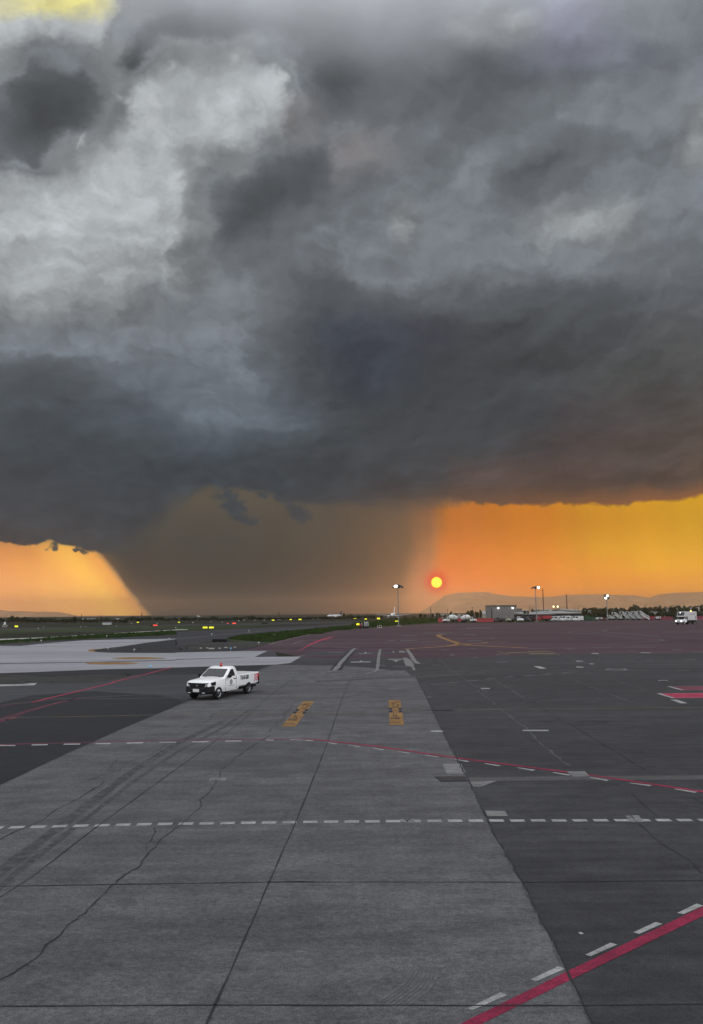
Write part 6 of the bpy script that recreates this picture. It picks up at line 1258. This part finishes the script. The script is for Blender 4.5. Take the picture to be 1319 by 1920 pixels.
def tree(px, pyb, ytop, wpx, kind, label, group, name='tree', cat='tree'):
    p, k = place(px, pyb); H = max(2.5, (hor(px) - ytop) * k + CAMH)
    t = empty(name, p, random.uniform(0, 6.28), 1, label, cat, group)
    c = bpy.data.objects.new('crown', CR[kind]); COL.objects.link(c); c.parent = t; c.scale = (wpx * k, wpx * k, H)
    if kind != 4: c.location = (0, 0, -0.04 * H); c.scale = (wpx * k, wpx * k, H * 1.08)
    b = bpy.data.objects.new('trunk', TK[kind % 2]); COL.objects.link(b); b.parent = t; b.scale = (H * 0.9, H * 0.9, H)
    return t
random.seed(21)
def sil(px, pts):
    for (a, ya), (b, yb) in zip(pts[:-1], pts[1:]):
        if a <= px <= b: return ya + (yb - ya) * (px - a) / (b - a)
    return pts[-1][1]
left_sil = [(-60,1157),(0,1159),(10,1160),(22,1154),(32,1155),(40,1158),(48,1156),(56,1157),(75,1161),(80,1158),(100,1158),(115,1161),(130,1159),(140,1157),(150,1157),(170,1161),(190,1157),(200,1160),(215,1160),(235,1161),(246,1154.5),(254,1157),(270,1157),(280,1156),(300,1157),(330,1159),(345,1157),(405,1156),(420,1159),(440,1155.5),(470,1154.5),(500,1158),(540,1159),(580,1156.5),(620,1156),(650,1153),(700,1153),(770,1157),(790,1152),(830,1152)]
g1 = 'trees of the dark line across the far field'
x = -40
while x < 700:
    yt = sil(x, left_sil) + random.uniform(-1.2, 1.6) - (0.0 if x > 300 else 0.5); w = random.uniform(8, 15)
    if 612 < x < 648: yt = 1156
    tree(x, 1169.5 if x < 240 else 1166.0 - (x - 240) / 440 * 4, yt - 0.5, w, random.choice((0, 1, 3, 3, 2)), 'dark tree in the line ' + ('left of the white and red hut' if x < 190 else 'from the white and red hut to the orange gap edge' if x < 260 else 'above the two lit yellow signs and the red signs' if x < 450 else 'in the middle between the red signs and the side-on jet' if x < 610 else 'between the side-on jet and the front-on jet'), g1)
    x += random.uniform(4.2, 7.5)
for x, yt, w, kd, lab in ((153,1151.5,3,4,'single thin cypress left of the white and red hut'), (189,1155,3,4,'thin cypress just above the white and red hut'), (221,1156,3,4,'thin cypress right of the white and red hut'), (22,1154,14,1,'tallest rounded tree near the left edge'), (51,1156,11,0,'rounded tree topping the line right of the marker tower'),
    (247,1154,13,3,'broad tree at the right foot of the orange gap'), (140,1156,14,1,'broad tree left of the white and red hut'), (474,1153.5,12,1,'tall rounded tree in the middle of the far tree line'), (407,1155,7,0,'small tree rising above the two yellow signs'), (645,1147.5,6,0,'dark rounded tree just right of the side-on jet'), (655,1151,8,2,'low tree right of the side-on jet')):
    tree(x, 1170 if x < 240 else 1166.5 - (x - 240) / 440 * 4, yt, w, kd, lab, g1)
g2 = 'trees behind the apron edge'
for x, yt, w, kd in ((660,1152,8,0),(672,1153,9,1),(690,1152,10,3),(702,1153,9,0),(716,1154,8,1),(760,1154,9,3),(776,1155,8,1),(789,1148.5,9,0),(797,1150,8,3),(812,1150,8,1),(820,1147,5,0),(826,1149,8,2),(835,1150,8,3),(846,1146,7,1),(856,1148,7,0),(868,1150,7,2)):
    tree(x, 1162.5, yt, w, kd, 'small dark tree between the front-on jet and the concrete mixers', g2)
for x, yt, w, kd, lab in ((878,1145,10,1,'big dark tree above the right concrete mixer'),(886,1140,11,3,'tallest dark tree left of the hangar'),(895,1144,9,0,'dark tree between the tallest one and the small pale house'),(902,1143,8,1,'dark tree left of the small pale house roof'),(985,1141,8,3,'dark tree right of the hangar annex'),(991,1143,6,0,'small dark tree at the left end of the long shed')):
    tree(x, 1163, yt, w, kd, lab, g2)
x = 1000
while x < 1345:
    base = 1139 if x < 1095 else (1135.5 if x < 1180 else 1133.5 if x < 1260 else 1133)
    if x < 1095: pyb, w = 1156.5, random.uniform(8, 14)
    else: pyb, w = random.choice((1154.5, 1156.5, 1158)), random.uniform(11, 19)
    yt = base + (pyb - 1154.5) * 0.8 + random.uniform(-0.5, 3.5)
    tree(x, pyb, yt, w, random.choice((0, 1, 3, 2, 5)), 'dark tree among the houses ' + ('over the roof of the long cargo shed' if x < 1090 else 'above the green netting' if x < 1130 else 'above the passenger stairs' if x < 1215 else 'between the passenger stairs and the high-loader truck' if x < 1262 else 'behind the high-loader truck'), 'trees among the houses on the right'); x += random.uniform(5, 8) if x < 1095 else random.uniform(3.4, 5.5)
x = 1096
while x < 1345:
    yt = random.uniform(1143, 1148); tree(x, 1161.2, yt, random.uniform(9, 15), random.choice((0, 1, 3, 2)), 'low dark tree of the front row just behind ' + ('the netting and trailers' if x < 1140 else 'the passenger stairs' if x < 1218 else 'the faded red barriers'), 'front row of trees behind the stairs'); x += random.uniform(5, 8)
# shrubs: the bare twiggy one on the verge, and low bushes along the bank
def shrub(px, pyb, W, H, kind, label, group=None):
    p, k = place(px, pyb); t = empty('shrub', p, random.uniform(0, 6), 1, label, 'shrub', group)
    c = bpy.data.objects.new('foliage', CR[kind]); COL.objects.link(c); c.parent = t; c.scale = (W * k, W * k, H * k * 1.3); c.location = (0, 0, -0.25 * H * k)
    q = MB(); r_ = random.Random(int(px))
    for i in range(9): a = r_.uniform(0, 6.28); q.tube((0, 0, 0), (math.cos(a) * W * k * .4, math.sin(a) * W * k * .4, H * k * r_.uniform(.6, 1.05)), 0.012, 0.005, 4)
    q.build('twigs', m_bark, t)
tw = empty('dry_shrub', G(240, 1268), 0, 1, 'bare twiggy weed growing on the gravel verge beside the crimson line', 'shrub')
q = MB(); r_ = random.Random(3)
for i in range(26):
    a = r_.uniform(0, 6.28); l = r_.uniform(.15, .4); x1, y1, z1 = math.cos(a) * l, math.sin(a) * l * .5, r_.uniform(.1, .42); q.tube((0, 0, 0), (x1, y1, z1), .006, .003, 4)
    for j in range(3): q.tube((x1 * .6, y1 * .6, z1 * .6), (x1 * .6 + r_.uniform(-.12, .12), y1 * .6 + r_.uniform(-.1, .1), z1 * .6 + r_.uniform(0, .15)), .004, .002, 3)
q.build('twigs', mat('grey_brown_twig', (0.06, 0.055, 0.045), 0.9), tw)
for i_, (px, py, w, h) in enumerate(sorted([(132,1188,3,2.4),(148,1187.5,4,2.2),(30,1206,9,2.2),(52,1205,8,2),(70,1204,6,2),(350,1216,7,2),(378,1214.5,5,2),(560,1186,7,2.2),(585,1184.5,6,2),(600,1182,8,2),(340,1218,8,2.4),(450,1195,8,2),(430,1198,10,2.4),(262,1217,8,1.5)])):
    shrub(px, py, w, h, random.choice((0, 1, 2)), ORD[i_] + ' from the left of the low green weed clumps', 'low weed clumps on the field')
# grass tufts over the near bank: nobody could count them
vs = []; fs = []; r_ = random.Random(9)
def tuft_area(poly, n, hs):
    P = [G(*q) for q in poly]; x0, x1, y0, y1 = min(p.x for p in P), max(p.x for p in P), min(p.y for p in P), max(p.y for p in P)
    def inside(x, y):
        c = False; j = len(P) - 1
        for i in range(len(P)):
            if (P[i].y > y) != (P[j].y > y) and x < (P[j].x - P[i].x) * (y - P[i].y) / (P[j].y - P[i].y) + P[i].x: c = not c
            j = i
        return c
    k = 0; tries = 0
    while k < n and tries < n * 30:
        tries += 1; x, y = r_.uniform(x0, x1), r_.uniform(y0, y1)
        if not inside(x, y): continue
        k += 1; s_ = r_.uniform(.5, 1.2) * hs * (y / 120)
        for b in range(3):
            a = r_.uniform(0, 3.14); dx_, dy_ = math.cos(a) * s_, math.sin(a) * s_; o_ = len(vs)
            vs.extend([(x - dx_, y - dy_, 0.005), (x + dx_, y + dy_, 0.005), (x + dx_ * .5, y + dy_ * .5, s_ * r_.uniform(.5, 1.1)), (x - dx_ * .6, y - dy_ * .6, s_ * r_.uniform(.5, 1.1))]); fs.append((o_, o_ + 1, o_ + 2, o_ + 3))
tuft_area(Z(12, [(380,470),(500,446),(900,412),(1319,376),(1319,400),(1200,406),(1090,432),(1000,436),(720,498),(560,490)]), 3500, .22)
tuft_area(Z(13, [(0,362),(180,340),(400,322),(640,320),(640,348),(300,374),(0,400)]), 2500, .2)
tuft_area(Z(11, [(0,486),(300,470),(700,444),(1319,414),(1319,438),(900,460),(500,476),(0,500)]), 2500, .2)
me = bpy.data.meshes.new('grass_tufts'); me.from_pydata(vs, [], fs); me.materials.append(mat('rough_green_grass', (0.030, 0.050, 0.014), 0.9, 0.1, var=0.5, scale=0.3))
o = bpy.data.objects.new('grass_tufts', me); COL.objects.link(o); tag(o, 'rough green grass on the banks beside the runway', 'grass', kind='stuff')

# ---------------------------------------------------------------- haze
hm = bpy.data.materials.new('rain_haze'); hm.use_nodes = True; ht = hm.node_tree; ht.nodes.clear()
pv = ht.nodes.new('ShaderNodeVolumePrincipled'); ho = ht.nodes.new('ShaderNodeOutputMaterial')
pv.inputs['Color'].default_value = (0.93, 0.89, 0.84, 1); pv.inputs['Density'].default_value = 1.0e-4; pv.inputs['Anisotropy'].default_value = 0.88
ht.links.new(pv.outputs[0], ho.inputs['Volume'])
hz = MB().box(-14000, 14000, -400, 12500, -1.0, 245).build('haze', hm); hz['kind'] = 'stuff'
